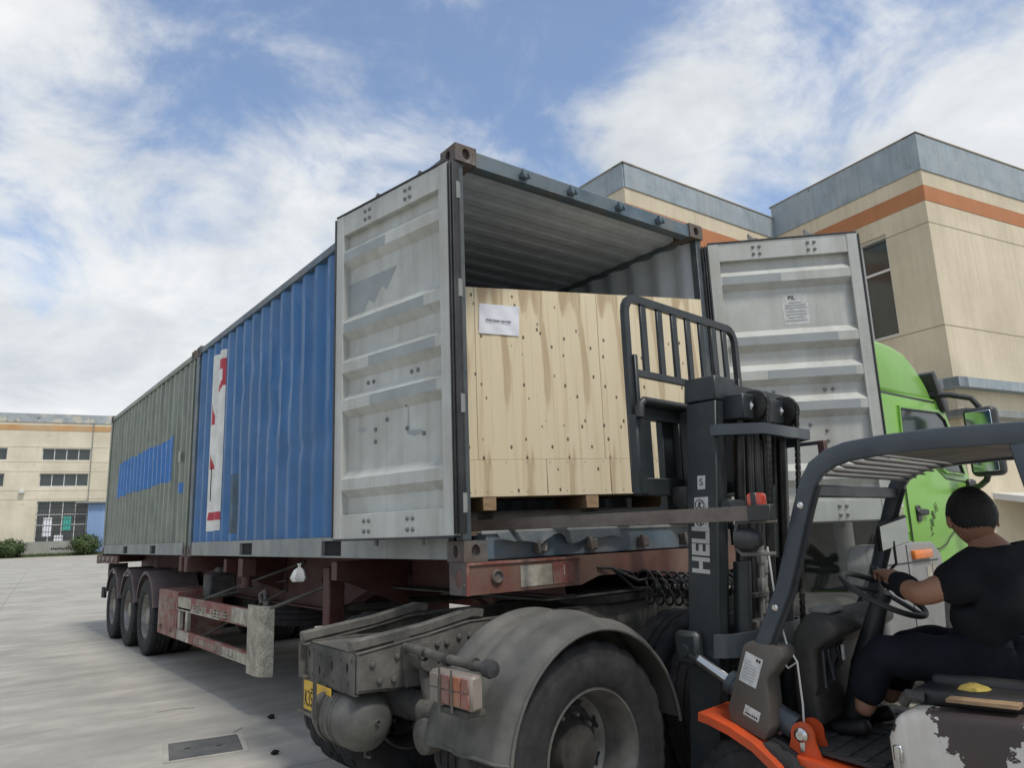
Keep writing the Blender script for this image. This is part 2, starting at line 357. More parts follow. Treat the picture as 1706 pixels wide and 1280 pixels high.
# plywood: rotary-cut veneer that repeats across the sheet
def plywood(name):
    m = bpy.data.materials.new(name); m.use_nodes = True; nt = m.node_tree; N = nt.nodes; L = nt.links; B = N['Principled BSDF']; B.inputs['Roughness'].default_value = .7
    t = N.new('ShaderNodeTexCoord'); sp = N.new('ShaderNodeSeparateXYZ'); L.new(t.outputs['Object'], sp.inputs[0])
    def mth(op, a, b=None, c=None):
        n = N.new('ShaderNodeMath'); n.operation = op
        for i, x in enumerate((a, b, c)):
            if x is None: continue
            if isinstance(x, (int, float)): n.inputs[i].default_value = x
            else: L.new(x, n.inputs[i])
        return n.outputs[0]
    P = .296
    an = mth('MULTIPLY', sp.outputs[0], 2*PI/P); rad = P/(2*PI)                 # the log's circumference: the veneer repeats seamlessly
    cb = N.new('ShaderNodeCombineXYZ'); L.new(mth('ADD', mth('MULTIPLY', mth('COSINE', an), rad), mth('MULTIPLY', sp.outputs[0], .02)), cb.inputs[0]); L.new(mth('MULTIPLY', mth('SINE', an), rad), cb.inputs[1]); L.new(sp.outputs[2], cb.inputs[2])
    def noise(vec, st, sc, det, dist=0., off=(0, 0, 0)):
        mp = N.new('ShaderNodeMapping'); mp.inputs['Scale'].default_value = st; mp.inputs['Location'].default_value = off; L.new(vec, mp.inputs[0])
        n = N.new('ShaderNodeTexNoise'); n.inputs['Scale'].default_value = sc; n.inputs['Detail'].default_value = det; n.inputs['Distortion'].default_value = dist; L.new(mp.outputs[0], n.inputs['Vector']); return n.outputs['Fac']
    def rng(x, a, b, c, d):
        r = N.new('ShaderNodeMapRange'); r.interpolation_type = 'SMOOTHSTEP'; L.new(x, r.inputs[0])
        for i, q in enumerate((a, b, c, d)): r.inputs[i+1].default_value = q
        return r.outputs[0]
    def mixc(f, a, b):
        x = N.new('ShaderNodeMix'); x.data_type = 'RGBA'
        for k, q in ((0, f), (6, a), (7, b)):
            if isinstance(q, (int, float)): x.inputs[k].default_value = q
            elif isinstance(q, tuple): x.inputs[k].default_value = (*q, 1)
            else: L.new(q, x.inputs[k])
        return x.outputs[2]
    base = mixc(noise(t.outputs['Object'], (3, 3, .35), 3, 5), (.63, .53, .35), (.72, .625, .44))
    fig = noise(cb.outputs[0], (7.0, 7.0, .95), 1.0, 2.6, .55, (2.2, 0, 1.1))        # broad brown heartwood figure
    c = mixc(rng(fig, .49, .63, 0, .75), base, (.37, .255, .135))
    ln = mth('SUBTRACT', 1.0, mth('MULTIPLY', mth('ABSOLUTE', mth('SUBTRACT', fig, .56)), 60.))
    c = mixc(mth('MULTIPLY', mth('MAXIMUM', ln, 0.), .20), c, (.24, .14, .06))
    c = mixc(rng(noise(cb.outputs[0], (40, 40, 1.2), 1., 4, .1), .5, .75, 0, .34), c, (.40, .28, .14))
    vo = N.new('ShaderNodeTexVoronoi'); mp = N.new('ShaderNodeMapping'); mp.inputs['Scale'].default_value = (11, 11, 6.2); L.new(cb.outputs[0], mp.inputs[0]); L.new(mp.outputs[0], vo.inputs['Vector']); vo.inputs['Scale'].default_value = 1.4
    c = mixc(rng(vo.outputs['Distance'], .085, .16, .92, 0), c, (.07, .035, .018))
    L.new(c, B.inputs['Base Color'])
    return m
m_ply = plywood('veneer_plywood')

# ------------------------------------------------------------------ ground
def gz(y): return .0052*max(0., y-14)
g = MB(); ys = [-400, -100, -20, 14, 30, 60, 110, 200, 500, 1500]
for a, b in zip(ys[:-1], ys[1:]):
    g.add([(-900, a, gz(a)-.02), (900, a, gz(a)-.02), (900, b, gz(b)-.02), (-900, b, gz(b)-.02)], [(0, 1, 2, 3)])
ground = tag(g.build('ground', m_joint, ang=0), None, None, kind='structure')
SX, SY = 5.0, 5.0
GR = R(-5.3); gu = Vector((math.cos(GR), math.sin(GR))); gv = Vector((-math.sin(GR), math.cos(GR)))
g0 = Vector((-1.06, 20.)) - gv*((Vector((-1.06, 20.))-Vector((0, 1.745))).dot(gv))     # a joint crossing
for j in range(-3, 19):
    for i in range(-6, 5):
        o2 = g0+gu*(i*SX)+gv*(j*SY); gp_ = .005; zz_ = .0012*((i*7+j*5) % 3); c = .009
        ctr = o2+gu*SX/2+gv*SY/2
        if ctr.x > 14 or (ctr.x > 9 and ctr.y > 12): continue
        def q(a, b_, dz): p = o2+gu*a+gv*b_; return (p.x, p.y, gz(p.y)+zz_+dz)
        def ringq(e, dz): return [q(e, e, dz), q(SX-e, e, dz), q(SX-e, SY-e, dz), q(e, SY-e, dz)]
        MB().add(ringq(gp_+c, 0)+ringq(gp_, -c)+ringq(gp_, -.03), [(0, 1, 2, 3)]+[(a, (a+1) % 4, 4+(a+1) % 4, 4+a) for a in range(4)]+[(4+a, 4+(a+1) % 4, 8+(a+1) % 4, 8+a) for a in range(4)]).build('concrete_slab', m_concrete, ground, ang=0)
# the far yard beyond the slabs
m = MB()
for a, b_ in zip(ys[:-1], ys[1:]): m.add([(-900, a, gz(a)-.012), (900, a, gz(a)-.012), (900, b_, gz(b_)-.012), (-900, b_, gz(b_)-.012)], [(0, 1, 2, 3)])
tag(m.build('yard_surface', m_concrete, ang=0), None, None, kind='structure')
for k, (x, y, a, n) in enumerate(((-.62, 4.3, -10, 7), (-.35, 2.95, 35, 6), (.25, 2.5, 12, 5))):
    rc = random.Random(k); p = Vector((x, y)); pts = []
    for i in range(n): pts.append((p.x, p.y, gz(p.y)+.0048)); p = p+Vector((math.cos(R(a)), math.sin(R(a))))*rc.uniform(.03, .07); a += rc.uniform(-45, 45)
    MB().sweep(pts, .003, [.0015+.0035*rc.random() for _ in pts], (0, 0, 1)).build('crack', m_joint, ground, ang=0)
# steel drain lid set in the slab
dr = thing('drain_cover', 'dark steel drain lid set flush in the concrete left of the truck', 'drain cover', (-.61, 2.72, .004), R(-12))
MB().box(-.25, .25, -.25, .25, -.004, .006, .003).build('lid', m_drain, dr)
f = MB()
for a, b, c_, d_ in ((-.29, .29, .253, .29), (-.29, .29, -.29, -.253), (-.29, -.253, -.252, .252), (.253, .29, -.252, .252)): f.box(a, b, c_, d_, -.004, .004)
f.build('rim_frame', m_concrete, dr)
for x, y in ((-.12, .02), (.1, -.03)): MB().box(x-.02, x+.02, y-.006, y+.006, .0065, .009).build('lifting_slot', m_dark, dr)
for k, (x, y, s, lab) in enumerate([(.09, 3.26, .035, 'small dark lump of debris on the concrete nearest the hanging air tank'), (-.27, 2.16, .03, 'small dark lump of debris on the concrete beside the drain lid')]):
    m = MB(); m.lathe([(.001, -.0), (s*.8, .0), (s, s*.5), (s*.5, s*.9), (.001, s)], (x, y, .002), 'z', 7); m.move(lambda v: v+Vector((random.uniform(-1, 1), random.uniform(-1, 1), 0))*.008)
    tag(m.build('debris', m_dark), lab, 'debris')

# ------------------------------------------------------------------ walls with openings
def wall(T, x0, x1, z0, z1, ops, depth=.12):
    """flat wall in local x,z at y=0 (front face towards -y) with rectangular openings and reveals"""
    mb = MB(); xs = sorted({x0, x1, *[a for o in ops for a in o[:2]]}); zs = sorted({z0, z1, *[a for o in ops for a in o[2:4]]})
    for a, b in zip(xs[:-1], xs[1:]):
        for c, d in zip(zs[:-1], zs[1:]):
            if any(a >= o[0]-1e-6 and b <= o[1]+1e-6 and c >= o[2]-1e-6 and d <= o[3]+1e-6 for o in ops): continue
            mb.add([(a, 0, c), (b, 0, c), (b, 0, d), (a, 0, d)], [(0, 1, 2, 3)], T)
    for a, b, c, d in [o[:4] for o in ops]:
        mb.add([(a, 0, c), (b, 0, c), (b, depth, c), (a, depth, c)], [(0, 1, 2, 3)], T); mb.add([(a, 0, d), (b, 0, d), (b, depth, d), (a, depth, d)], [(0, 1, 2, 3)], T)
        mb.add([(a, 0, c), (a, 0, d), (a, depth, d), (a, depth, c)], [(0, 1, 2, 3)], T); mb.add([(b, 0, c), (b, 0, d), (b, depth, d), (b, depth, c)], [(0, 1, 2, 3)], T)
    return mb
def window(parent, T, x0, x1, z0, z1, nx, nz, depth=.12, fr=.05, bars=0, zsplit=None):
    zs = zsplit or [z0+(z1-z0)*k/nz for k in range(nz+1)]
    mb = MB(); a = fr
    xs = [x0+(x1-x0)*k/nx for k in range(nx+1)]
    for i, x in enumerate(xs):
        e0 = x-(0 if i == 0 else a/2); e1 = x+(0 if i == nx else a/2)
        if i == 0: e1 = x+a
        if i == nx: e0 = x-a
        mb.box(e0, e1, depth-.06, depth-.005, z0, z1, 0, T)
    for j, z in enumerate(zs):
        e0 = z if j == 0 else (z-a if j == len(zs)-1 else z-a/2); e1 = z+a if j == 0 else (z if j == len(zs)-1 else z+a/2)
        mb.box(x0, x1, depth-.063, depth-.002, e0, e1, 0, T)
    w = mb.build('window', m_frame, parent, ang=0)
    for i in range(nx):
        for j in range(len(zs)-1):
            MB().box(xs[i]+.01, xs[i+1]-.01, depth-.03, depth-.022, zs[j]+.01, zs[j+1]-.01, 0, T).build('pane', m_pane, w, ang=0)
    if bars:
        b = MB()
        n = int((x1-x0)/bars)
        for k in range(1, n): x = x0+(x1-x0)*k/n; b.box(x-.02, x+.02, depth-.10, depth-.08, z0, z1, 0, T)
        nzb = 7
        for k in range(1, nzb): z = z0+(z1-z0)*k/nzb; b.box(x0, x1, depth-.11, depth-.095, z-.025, z+.025, 0, T)
        b.build('security_bars', m_chassisd, w, ang=0)
    MB().box(x0-.01, x1+.01, depth+.4, depth+.45, z0-.01, z1+.01, 0, T).build('dark_room', m_dark, w, ang=0)
    return w

# left factory building, about 100 m away
lb = thing('factory_building', 'pale cream factory block with peeling blue parapet and orange band at far left', 'building', (2.3, 106.7, 0), R(-11.6))
ops = [(4.15, 9.5, 12.4, 13.95), (4.08, 9.46, 9.08, 10.75), (4.1, 9.68, 1.95, 7.25), (-5.4, .47, 12.4, 13.95), (-5.5, .40, 9.08, 10.75), (-6.5, -.45, 1.95, 7.25), (15, 20, 12.4, 13.95)]
I4 = Matrix()
b = wall(I4, -16, 26, 2.28, 16.2, ops, .3); b.box(-16, 26, .5, 20, .3, 16.2); b.build('wall', m_creamL, lb, ang=0)
MB().box(-16.05, 26.05, -.06, .4, .1, 2.278).build('plinth', m_plinth, lb, ang=0)
MB().box(-16.02, 26.02, -.04, .4, 16.204, 16.88).build('orange_band', mat('faded_orange_band', (.50, .285, .12), .85, var=.1, vs=.4, dirt=(.45, .36, .24), da=.7, ds=.4), lb, ang=0)
MB().box(-16.02, 26.02, -.02, .4, 16.884, 17.25).build('cream_band', m_creamL, lb, ang=0)
MB().box(-16.1, 26.1, -.12, .5, 17.254, 18.35).build('parapet', mat('peeling_parapet', (.33, .36, .37), .85, var=.15, vs=.6, dirt=(.52, .49, .40), da=.9, ds=.8, lo=.5, hi=.56, chip=(.40, (.13, .14, .14)), chs=1.6), lb, ang=0)
for z in (12.2, 11.0, 8.6, 14.1, 7.5): MB().box(-16, 26, -.035, -.002, z, z+.07).build('string_course', m_creamL, lb, ang=0)
window(lb, I4, 4.15, 9.5, 12.4, 13.95, 4, 1, .3, .09); window(lb, I4, 4.08, 9.46, 9.08, 10.75, 4, 1, .3, .09)
window(lb, I4, 4.1, 9.68, 1.95, 7.25, 4, 1, .3, .09, .28, [1.95, 4.3, 5.6, 7.25])
window(lb, I4, -5.4, .47, 12.4, 13.95, 4, 1, .3, .09); window(lb, I4, -5.5, .40, 9.08, 10.75, 4, 1, .3, .09); window(lb, I4, -6.5, -.45, 1.95, 7.25, 4, 1, .3, .09, .28, [1.95, 4.3, 5.6, 7.25])
for x, z0, z1, mm in ((4.9, 2.9, 5.2, m_paper), (7.0, 3.6, 5.3, None), (6.2, 2.3, 3.0, m_paper)):
    if mm is None: mm = mat('teal_notice', (.06, .38, .32), .6)
    MB().box(x, x+.95, .22, .235, z0, z1).build('notice_sheet', mm, lb, ang=0)
sh = MB(); sh.box(9.75, 14.5, -.5, .2, .4, 6.85)
for k in range(12): sh.box(9.78+k*.39, 9.93+k*.39, -.56, -.5, .42, 6.8)
sh.build('roller_shutter', m_paleblue, lb, ang=0)
MB().box(8.4, 14.7, -1.1, .1, 6.9, 7.1).build('canopy', m_rail, lb, ang=0)
MB().tube([(9.62, -.12, 2.3), (9.62, -.12, 17.2)], .06, 6).build('downpipe', m_rail, lb)
fl = MB(); fl.box(2.1, 2.7, -.5, -.1, 8.25, 8.7, .05); fl.box(2.3, 2.45, -.1, 0, 8.4, 8.55); fl.build('floodlight', m_pole, lb)
for k in range(9):
    MB().bc((6.1+k*.22, -.075, 1.35+.05*math.sin(k*2)), (.16, .03, .22)).build('painted_mark', m_ink, lb, ang=0)
lbT = Matrix.Translation((2.3, 106.7, 0)) @ Matrix.Rotation(R(-11.6), 4, 'Z')

# shrubs and grass at its foot
def bush(loc, rx, rz, label, seed):
    rnd = random.Random(seed); b = thing('clipped_shrub', label, 'shrub', loc, 0, 'clipped shrubs along the far wall'); m = MB()
    for k in range(2600):
        while True:
            d = Vector((rnd.gauss(0, 1), rnd.gauss(0, 1), rnd.gauss(0, 1)))
            if d.length > .1: break
        d.normalize(); r = rnd.uniform(.66, 1.0)*(1+.16*math.sin(d.x*7+seed)*math.cos(d.y*6+d.z*5)+.08*math.sin(d.x*17+d.z*13))*(1.12 if rnd.random() < .06 else 1)
        p = Vector((d.x*rx*r, d.y*rx*r, rz*.95+d.z*rz*r))
        if p.z < .05: continue
        t = d.orthogonal().normalized(); t.rotate(Matrix.Rotation(rnd.uniform(0, 6.28), 3, d)); n2 = (d+Vector((rnd.uniform(-.6, .6), rnd.uniform(-.6, .6), rnd.uniform(-.4, .8)))).normalized(); w = n2.cross(t).normalized(); s = rnd.uniform(.09, .2)
        m.add([p-t*s, p+w*s*.5, p+t*s, p-w*s*.5], [(0, 1, 2, 3)])
    m.build('foliage', m_leaf, b, ang=0, recalc=False)
    st = MB()
    for k in range(7): a = k*.9; st.tube([(.15*math.cos(a), .15*math.sin(a), 0), (.5*rx*math.cos(a), .5*rx*math.sin(a), rz*.9)], [.06, .03], 5)
    st.build('stem', m_wood, b)
    return b
for x, rx, rz, lab, sd_ in ((1.95, 1.75, 1.15, 'rounded green shrub left of the big barred window at the far wall', 1), (9.9, 1.75, 1.35, 'rounded green shrub between the big barred window and the green container', 2), (-4.5, 1.6, 1.1, 'rounded green shrub at the far wall beyond the left frame edge', 3)):
    if x < 0: continue
    p = lbT @ Vector((x, -2.4, 0)); bush((p.x, p.y, gz(p.y)), rx, rz, lab, sd_)
m = MB(); rnd = random.Random(4)
for k in range(5000):
    p = lbT @ Vector((rnd.uniform(-14, 15), rnd.uniform(-3.0, -.3), 0)); z = gz(p.y); h = rnd.uniform(.15, .5); a = rnd.uniform(0, 6.28); dx, dy = .06*math.cos(a), .06*math.sin(a)
    m.add([(p.x-dx, p.y-dy, z), (p.x+dx, p.y+dy, z), (p.x+rnd.uniform(-.1, .1), p.y+rnd.uniform(-.1, .1), z+h)], [(0, 1, 2)])
tag(m.build('grass', m_grass, ang=0, recalc=False), 'strip of rough green grass along the foot of the far wall', 'grass', kind='stuff')

# parked car at the far left edge
pc = thing('parked_car', 'silver car parked at the left edge before the far factory', 'car', (-3.35, 69.5, gz(69.5)), R(178))
body = MB(); sec = [(-2.1, .45), (-2.1, .85), (-1.6, .98), (-.9, 1.0), (-.3, 1.42), (.9, 1.45), (1.6, 1.05), (2.1, .98), (2.2, .5), (1.9, .25), (-1.9, .25)]
body.prism(sec, 'y', -.85, .85); body.build('body', m_car, pc)
for s in (-1, 1):
    MB().prism([(-.75, 1.03), (-.25, 1.36), (.8, 1.38), (1.35, 1.06)], 'y', s*.852, s*.86).build('side_window', m_pane, pc)
    for x in (-1.35, 1.3):
        w = MB().lathe([(.001, -.1), (.24, -.1), (.31, -.08), (.31, .08), (.24, .1), (.001, .1)], (x, s*.78, .31), 'y', 20).build('wheel', m_rubber, pc)
    MB().bc((-2.08, s*.62, .72), (.08, .3, .14), .03).build('headlight', m_frame, pc)

# right building
RB = thing('corner_building', 'cream rendered building with grey parapet and orange band behind the truck', 'building', (17.81, 4.1, 0), R(-9.6))
rbT = Matrix.Translation((17.81, 4.1, 0)) @ Matrix.Rotation(R(-9.6), 4, 'Z'); rbI = rbT.inverted()
I_in = Vector((0, 5.1, 0))
c2w = rbT @ Vector((-6.09, 5.1, 12.14)); c2 = rbI @ (CAM+(c2w-CAM)*((11.43-CAM.z)/(12.14-CAM.z))); c2.z = 0
lw = rbT @ Vector((-7.48, 5.1, 11.13)); c3 = rbI @ (CAM+(lw-CAM)*((11.43-CAM.z)/(11.13-CAM.z))); c3.z = 0
d3 = (c3-c2).normalized(); c3 = c2+d3*14
XE, YE = 16., 22.
def face_T(a, b):   # local x from a to b, y into the building, z up
    u = (b-a).normalized(); return Matrix(((u.x, -u.y, 0, a.x), (u.y, u.x, 0, a.y), (0, 0, 1, 0), (0, 0, 0, 1))), (b-a).length
A0 = Vector((0, 0, 0)); faces = []
F_R = face_T(A0, Vector((XE, 0, 0))); F_L = face_T(I_in, A0); F_2 = face_T(c2, I_in); F_3 = face_T(c3, c2)
# openings
opL = [(5.1-1.98-1.0, 5.1-1.25, 6.45, 9.4)]
wall(F_L[0], 0, F_L[1], 0, 9.885, opL, .14).build('wall', m_cream, RB, ang=0)
wall(F_R[0], 0, F_R[1], 0, 9.885, [(5.2, 7.4, 6.45, 9.2)], .14).build('wall', m_cream, RB, ang=0)
window(RB, F_R[0], 5.2, 7.4, 6.45, 9.2, 2, 1, .14, .07, 0, [6.45, 8.35, 9.2])
window(RB, F_L[0], opL[0][0], opL[0][1], 6.45, 9.4, 2, 1, .14, .07, 0, [6.45, 8.38, 9.4])
wall(F_2[0], 0, F_2[1], 0, 9.6, [], .1).build('wall', m_cream, RB, ang=0)
wall(F_3[0], 0, F_3[1], 0, 9.6, [], .1).build('wall', m_cream, RB, ang=0)
def band(name, mt, F, z0, z1, pr, e0=0., e1=0., th=.3):
    MB().box(-e0, F[1]+e1, -pr, th, z0, z1, 0, F[0]).build(name, mt, RB, ang=0)
for F, e0, e1 in ((F_R, .0, 0), (F_L, 0, .0)):
    band('orange_band', m_stripe, F, 9.889, 10.33, .012, 0, 0); band('cream_band', m_cream, F, 10.334, 10.77, .010, 0, 0); band('parapet', m_parapet, F, 10.774, 11.83, .04, 0, .0)
    for z in (9.26, 6.40): MB().box(0, F[1], -.004, .01, z-.012, z+.012, 0, F[0]).build('render_joint', m_groove, RB, ang=0)
MB().box(-.043, .26, -.043, .26, 10.776, 11.833).build('parapet_corner', m_parapet, RB, ang=0)
for F in (F_2, F_3):
    band('orange_band', m_stripe, F, 9.604, 10.25, .012); band('cream_band', m_cream, F, 10.254, 10.72, .010); band('parapet', m_parapet, F, 10.724, 11.43, .04)
# coping lines
for F, z in ((F_R, 11.835), (F_L, 11.835), (F_2, 11.434), (F_3, 11.434)): band('coping', m_groove, F, z, z+.035, .06, .06, .06, .34)
# ledges over the ground floor
for F, e0, e1 in ((F_R, .3, 0), (F_L, 0, .3)):
    MB().box(-e0 if F is F_R else 0, F[1]+(e1 if F is F_L else 0), -.3, .1, 4.70 if F is F_R else 4.702, 4.95 if F is F_R else 4.948, 0, F[0]).build('ledge', m_parapet, RB, ang=0)
    MB().box(-.5 if F is F_R else 0, F[1]+(.5 if F is F_L else 0), -.5, .1, 3.93 if F is F_R else 3.932, 4.1 if F is F_R else 4.098, 0, F[0]).build('ledge', m_rail, RB, ang=0)
# roofs, backs
rf = MB(); rf.add([(0, 0, 11.2), (XE, 0, 11.2), (XE, YE, 11.2), (0, YE, 11.2)], [(0, 1, 2, 3)]); rf.add([tuple(c2+Vector((0, 0, 10.9))), tuple(I_in+Vector((0, 0, 10.9))), (0, YE, 10.9), tuple(c3+Vector((0, 0, 10.9)))], [(0, 1, 2, 3)])
rf.build('roof', m_plinth, RB, ang=0)
bk = MB(); bk.add([(XE, 0, 0), (XE, YE, 0), (XE, YE, 11), (XE, 0, 11)], [(0, 1, 2, 3)]); bk.add([(XE, YE, 0), (c3.x, YE, 0), (c3.x, YE, 11), (XE, YE, 11)], [(0, 1, 2, 3)]); bk.build('wall', m_cream, RB, ang=0)
# lean-to canopy low on the right face
cn = MB(); cn.prism([(-1.6, 1.62), (-1.6, 1.78), (0, 2.05), (0, 1.9)], 'x', .9, 9., None); cn.build('lean_to_roof', m_frame, RB, ang=0)
for x in (1.2, 4.6, 8.6): MB().box(x, x+.08, -1.5, -1.42, 0, 1.63).build('lean_to_post', m_frame, RB, ang=0)

# ------------------------------------------------------------------ containers
CW, CH, CLEN, CZ = 2.438, 2.591, 6.058, 1.38
def casting(parent, x, y, z, sx, sy, sz, mt):
    """ISO corner casting: outer corner at (x,y,z); sx,sy,sz say which way the body runs"""
    w, l, h = .162, .178, .118; m = MB(); c = .004
    def rect(o, u, v, a, b, ho, dep): m.plate_hole(o, u, v, a, b, ho, dep, 18)
    x0, x1 = sorted((x, x+sx*w)); y0, y1 = sorted((y, y+sy*l)); z0, z1 = sorted((z, z+sz*h))
    # outer x face
    if sx > 0: rect((x0, y1, z0), (0, -1, 0), (0, 0, 1), l, h, (l/2, h/2, .026, .036), .03); m.add([(x1, y0, z0), (x1, y1, z0), (x1, y1, z1), (x1, y0, z1)], [(0, 1, 2, 3)])
    else: rect((x1, y0, z0), (0, 1, 0), (0, 0, 1), l, h, (l/2, h/2, .026, .036), .03); m.add([(x0, y0, z0), (x0, y1, z0), (x0, y1, z1), (x0, y0, z1)], [(0, 1, 2, 3)])
    if sy > 0: rect((x0, y0, z0), (1, 0, 0), (0, 0, 1), w, h, (w/2, h/2, .030, .038), .03); m.add([(x0, y1, z0), (x1, y1, z0), (x1, y1, z1), (x0, y1, z1)], [(0, 1, 2, 3)])
    else: rect((x1, y1, z0), (-1, 0, 0), (0, 0, 1), w, h, (w/2, h/2, .030, .038), .03); m.add([(x0, y0, z0), (x1, y0, z0), (x1, y0, z1), (x0, y0, z1)], [(0, 1, 2, 3)])
    m.add([(x0, y0, z0), (x1, y0, z0), (x1, y1, z0), (x0, y1, z0)], [(0, 1, 2, 3)]); m.add([(x0, y0, z1), (x1, y0, z1), (x1, y1, z1), (x0, y1, z1)], [(0, 1, 2, 3)])
    # the dark hollow behind the holes
    m.build('corner_casting', mt, parent, ang=30)
PIT = .2775
def corr(y, d=.036):
    t = (y % PIT)
    for a, b, f0, f1 in ((0, .072, 0, 0), (.072, .140, 0, 1), (.140, .2095, 1, 1), (.2095, PIT, 1, 0)):
        if t < b: return d*(f0+(f1-f0)*(t-a)/(b-a))
    return 0.
def corr_ys(y0, y1):
    out = [y0]; k = math.floor(y0/PIT)
    while k*PIT < y1:
        for e in (0, .072, .140, .2095):
            y = k*PIT+e
            if y0+.002 < y < y1-.002: out.append(y)
        k += 1
    return out+[y1]
def dentf(dents):
    def fn(y, z):
        s = 0
        for (a, b, ra, rb, h) in dents: s += h*math.exp(-((y-a)/ra)**2-((z-b)/rb)**2)
        return s
    return fn
def side_panel(parent, xs, sgn, y0, y1, z0, z1, mt, dent, name='side_panel'):
    ys = corr_ys(y0, y1); zs = [z0+(z1-z0)*k/36 for k in range(37)]; m = MB()
    V = [(xs+sgn*(corr(y)+dent(y, z)), y, z) for z in zs for y in ys]; n = len(ys)
    F = [(j*n+i, j*n+i+1, (j+1)*n+i+1, (j+1)*n+i) for j in range(36) for i in range(n-1)]
    m.add(V, F); return m.build(name, mt, parent, ang=28)
def side_patch(parent, xs, cells, mt, dent, name, off=.0025):
    """paint that follows the corrugation: cells are (y0,y1,z0,z1) or polygons given as z-limits at both ends"""
    m = MB()
    for c in cells:
        y0, y1 = c[0], c[1]; za0, za1, zb0, zb1 = (c[2], c[3], c[2], c[3]) if len(c) == 4 else c[2:]
        ys = corr_ys(y0, y1); n = 14
        for a, b in zip(ys[:-1], ys[1:]):
            for k in range(n):
                q = []
                for (y, t) in ((a, k/n), (b, k/n), (b, (k+1)/n), (a, (k+1)/n)):
                    f = (y-y0)/(y1-y0); lo_ = za0+(zb0-za0)*f; hi_ = za1+(zb1-za1)*f; z = lo_+(hi_-lo_)*t
                    q.append((xs+corr(y)+dent(y, z)-off, y, z))
                m.add(q, [(0, 1, 2, 3)])
    return m.build(name, mt, parent, ang=28, recalc=False)

def container(name, label, loc, m_side, m_frame_, m_in, dents, group):
    t = thing(name, label, 'container', loc, 0, group); L = CLEN
    for x, sx in ((0, 1), (CW, -1)):
        for y, sy in ((0, 1), (L, -1)):
            for z, sz in ((0, 1), (CH, -1)): casting(t, x, y, z, sx, sy, sz, m_rust)
    for x0, x1 in ((.004, .125), (CW-.125, CW-.004)):
        MB().box(x0, x1, L-.13, L-.004, .12, CH-.12, .004).build('corner_post', m_frame_, t)
        px = (x0, x0+.066) if x0 < 1 else (x1-.066, x1)
        MB().box(px[0], px[1], .022, .085, .12, CH-.12, .004).build('corner_post', m_post if m_side is m_blue else m_frame_, t)
        top = (x0+.002, x0+.062) if x0 < 1 else (x1-.062, x1-.002)
        MB().box(top[0], top[1], .179, L-.179, CH-.10, CH-.03, .004).build('top_side_rail', m_frame_, t)
    # bottom side rails with fork pockets
    pk = [(1.66, 2.02), (3.68, 4.06)]
    for sgn, x0, x1 in ((1, .006, .05), (-1, CW-.05, CW-.006)):
        m = MB(); seg = [.179]+[a for p in pk for a in p]+[L-.179]
        for a, b in zip(seg[::2], seg[1::2]): m.box(x0, x1, a, b, .012, .165, .003)
        for a, b in pk:
            m.box(x0+.001, x1-.001, a, b, .138, .1645); m.box(x0+.001, x1-.001, a, b, .0125, .026)
        m.build('bottom_side_rail', m_rail, t)
        for a, b in pk: MB().box(min(x0, x1)+(.03 if sgn > 0 else -.6), max(x0, x1)+(.6 if sgn > 0 else -.03), a+.002, b-.002, .027, .137).build('fork_pocket', m_dark, t)
    dl = dentf(dents); d0 = dentf([])
    side_panel(t, .022, 1, .086, L-.131, .166, CH-.101, m_side, dl)
    side_panel(t, CW-.022, -1, .086, L-.131, .166, CH-.101, m_side, d0)
    # inner skins seen through the doors
    side_panel(t, .030, 1, .087, L-.14, .167, CH-.102, m_in, dl, 'inner_lining')
    side_panel(t, CW-.026, -1, .087, L-.14, .167, CH-.102, m_in, d0, 'inner_lining')
    m = MB(); ys = []; y = .2
    while y < L-.15:
        for e, h in ((0, 0), (.07, 0), (.105, .007), (.175, .007)): ys.append((y+e, h))
        y += .21
    for (a, ha), (b_, hb) in zip(ys[:-1], ys[1:]):
        m.add([(.06, a, CH-.055-ha), (CW-.06, a, CH-.055-ha), (CW-.06, b_, CH-.055-hb), (.06, b_, CH-.055-hb)], [(0, 1, 2, 3)])
    m.build('roof_panel', m_in, t, ang=20)
    MB().box(.06, CW-.06, .2, L-.1, CH-.05, CH-.035).build('roof_skin', m_side, t)
    MB().box(.126, CW-.126, L-.06, L-.03, .16, CH-.12).build('end_wall', m_in, t)
    MB().box(.163, CW-.163, L-.12, L-.01, CH-.11, CH-.005, .004).build('end_header', m_frame_, t); MB().box(.163, CW-.163, L-.12, L-.01, .005, .16, .004).build('end_sill', m_frame_, t)
    # floor boards
    nb = 8
    for k in range(nb):
        a = .07+(CW-.14)*k/nb; b_ = .07+(CW-.14)*(k+1)/nb
        MB().box(a+.002, b_-.002, .1, L-.07, .142, .17, .002).build('floor_board', m_floorply, t)
    m = MB()
    cm = None
    for k in range(18):
        if cm is None: cm = MB().box(.52, CW-.52, -.025, .025, .022, .138).build('cross_member', m_chassisd, t); cm.location = (0, .30+k*.318, 0)
        else: share(cm, (0, .30+k*.318, 0))
    return t

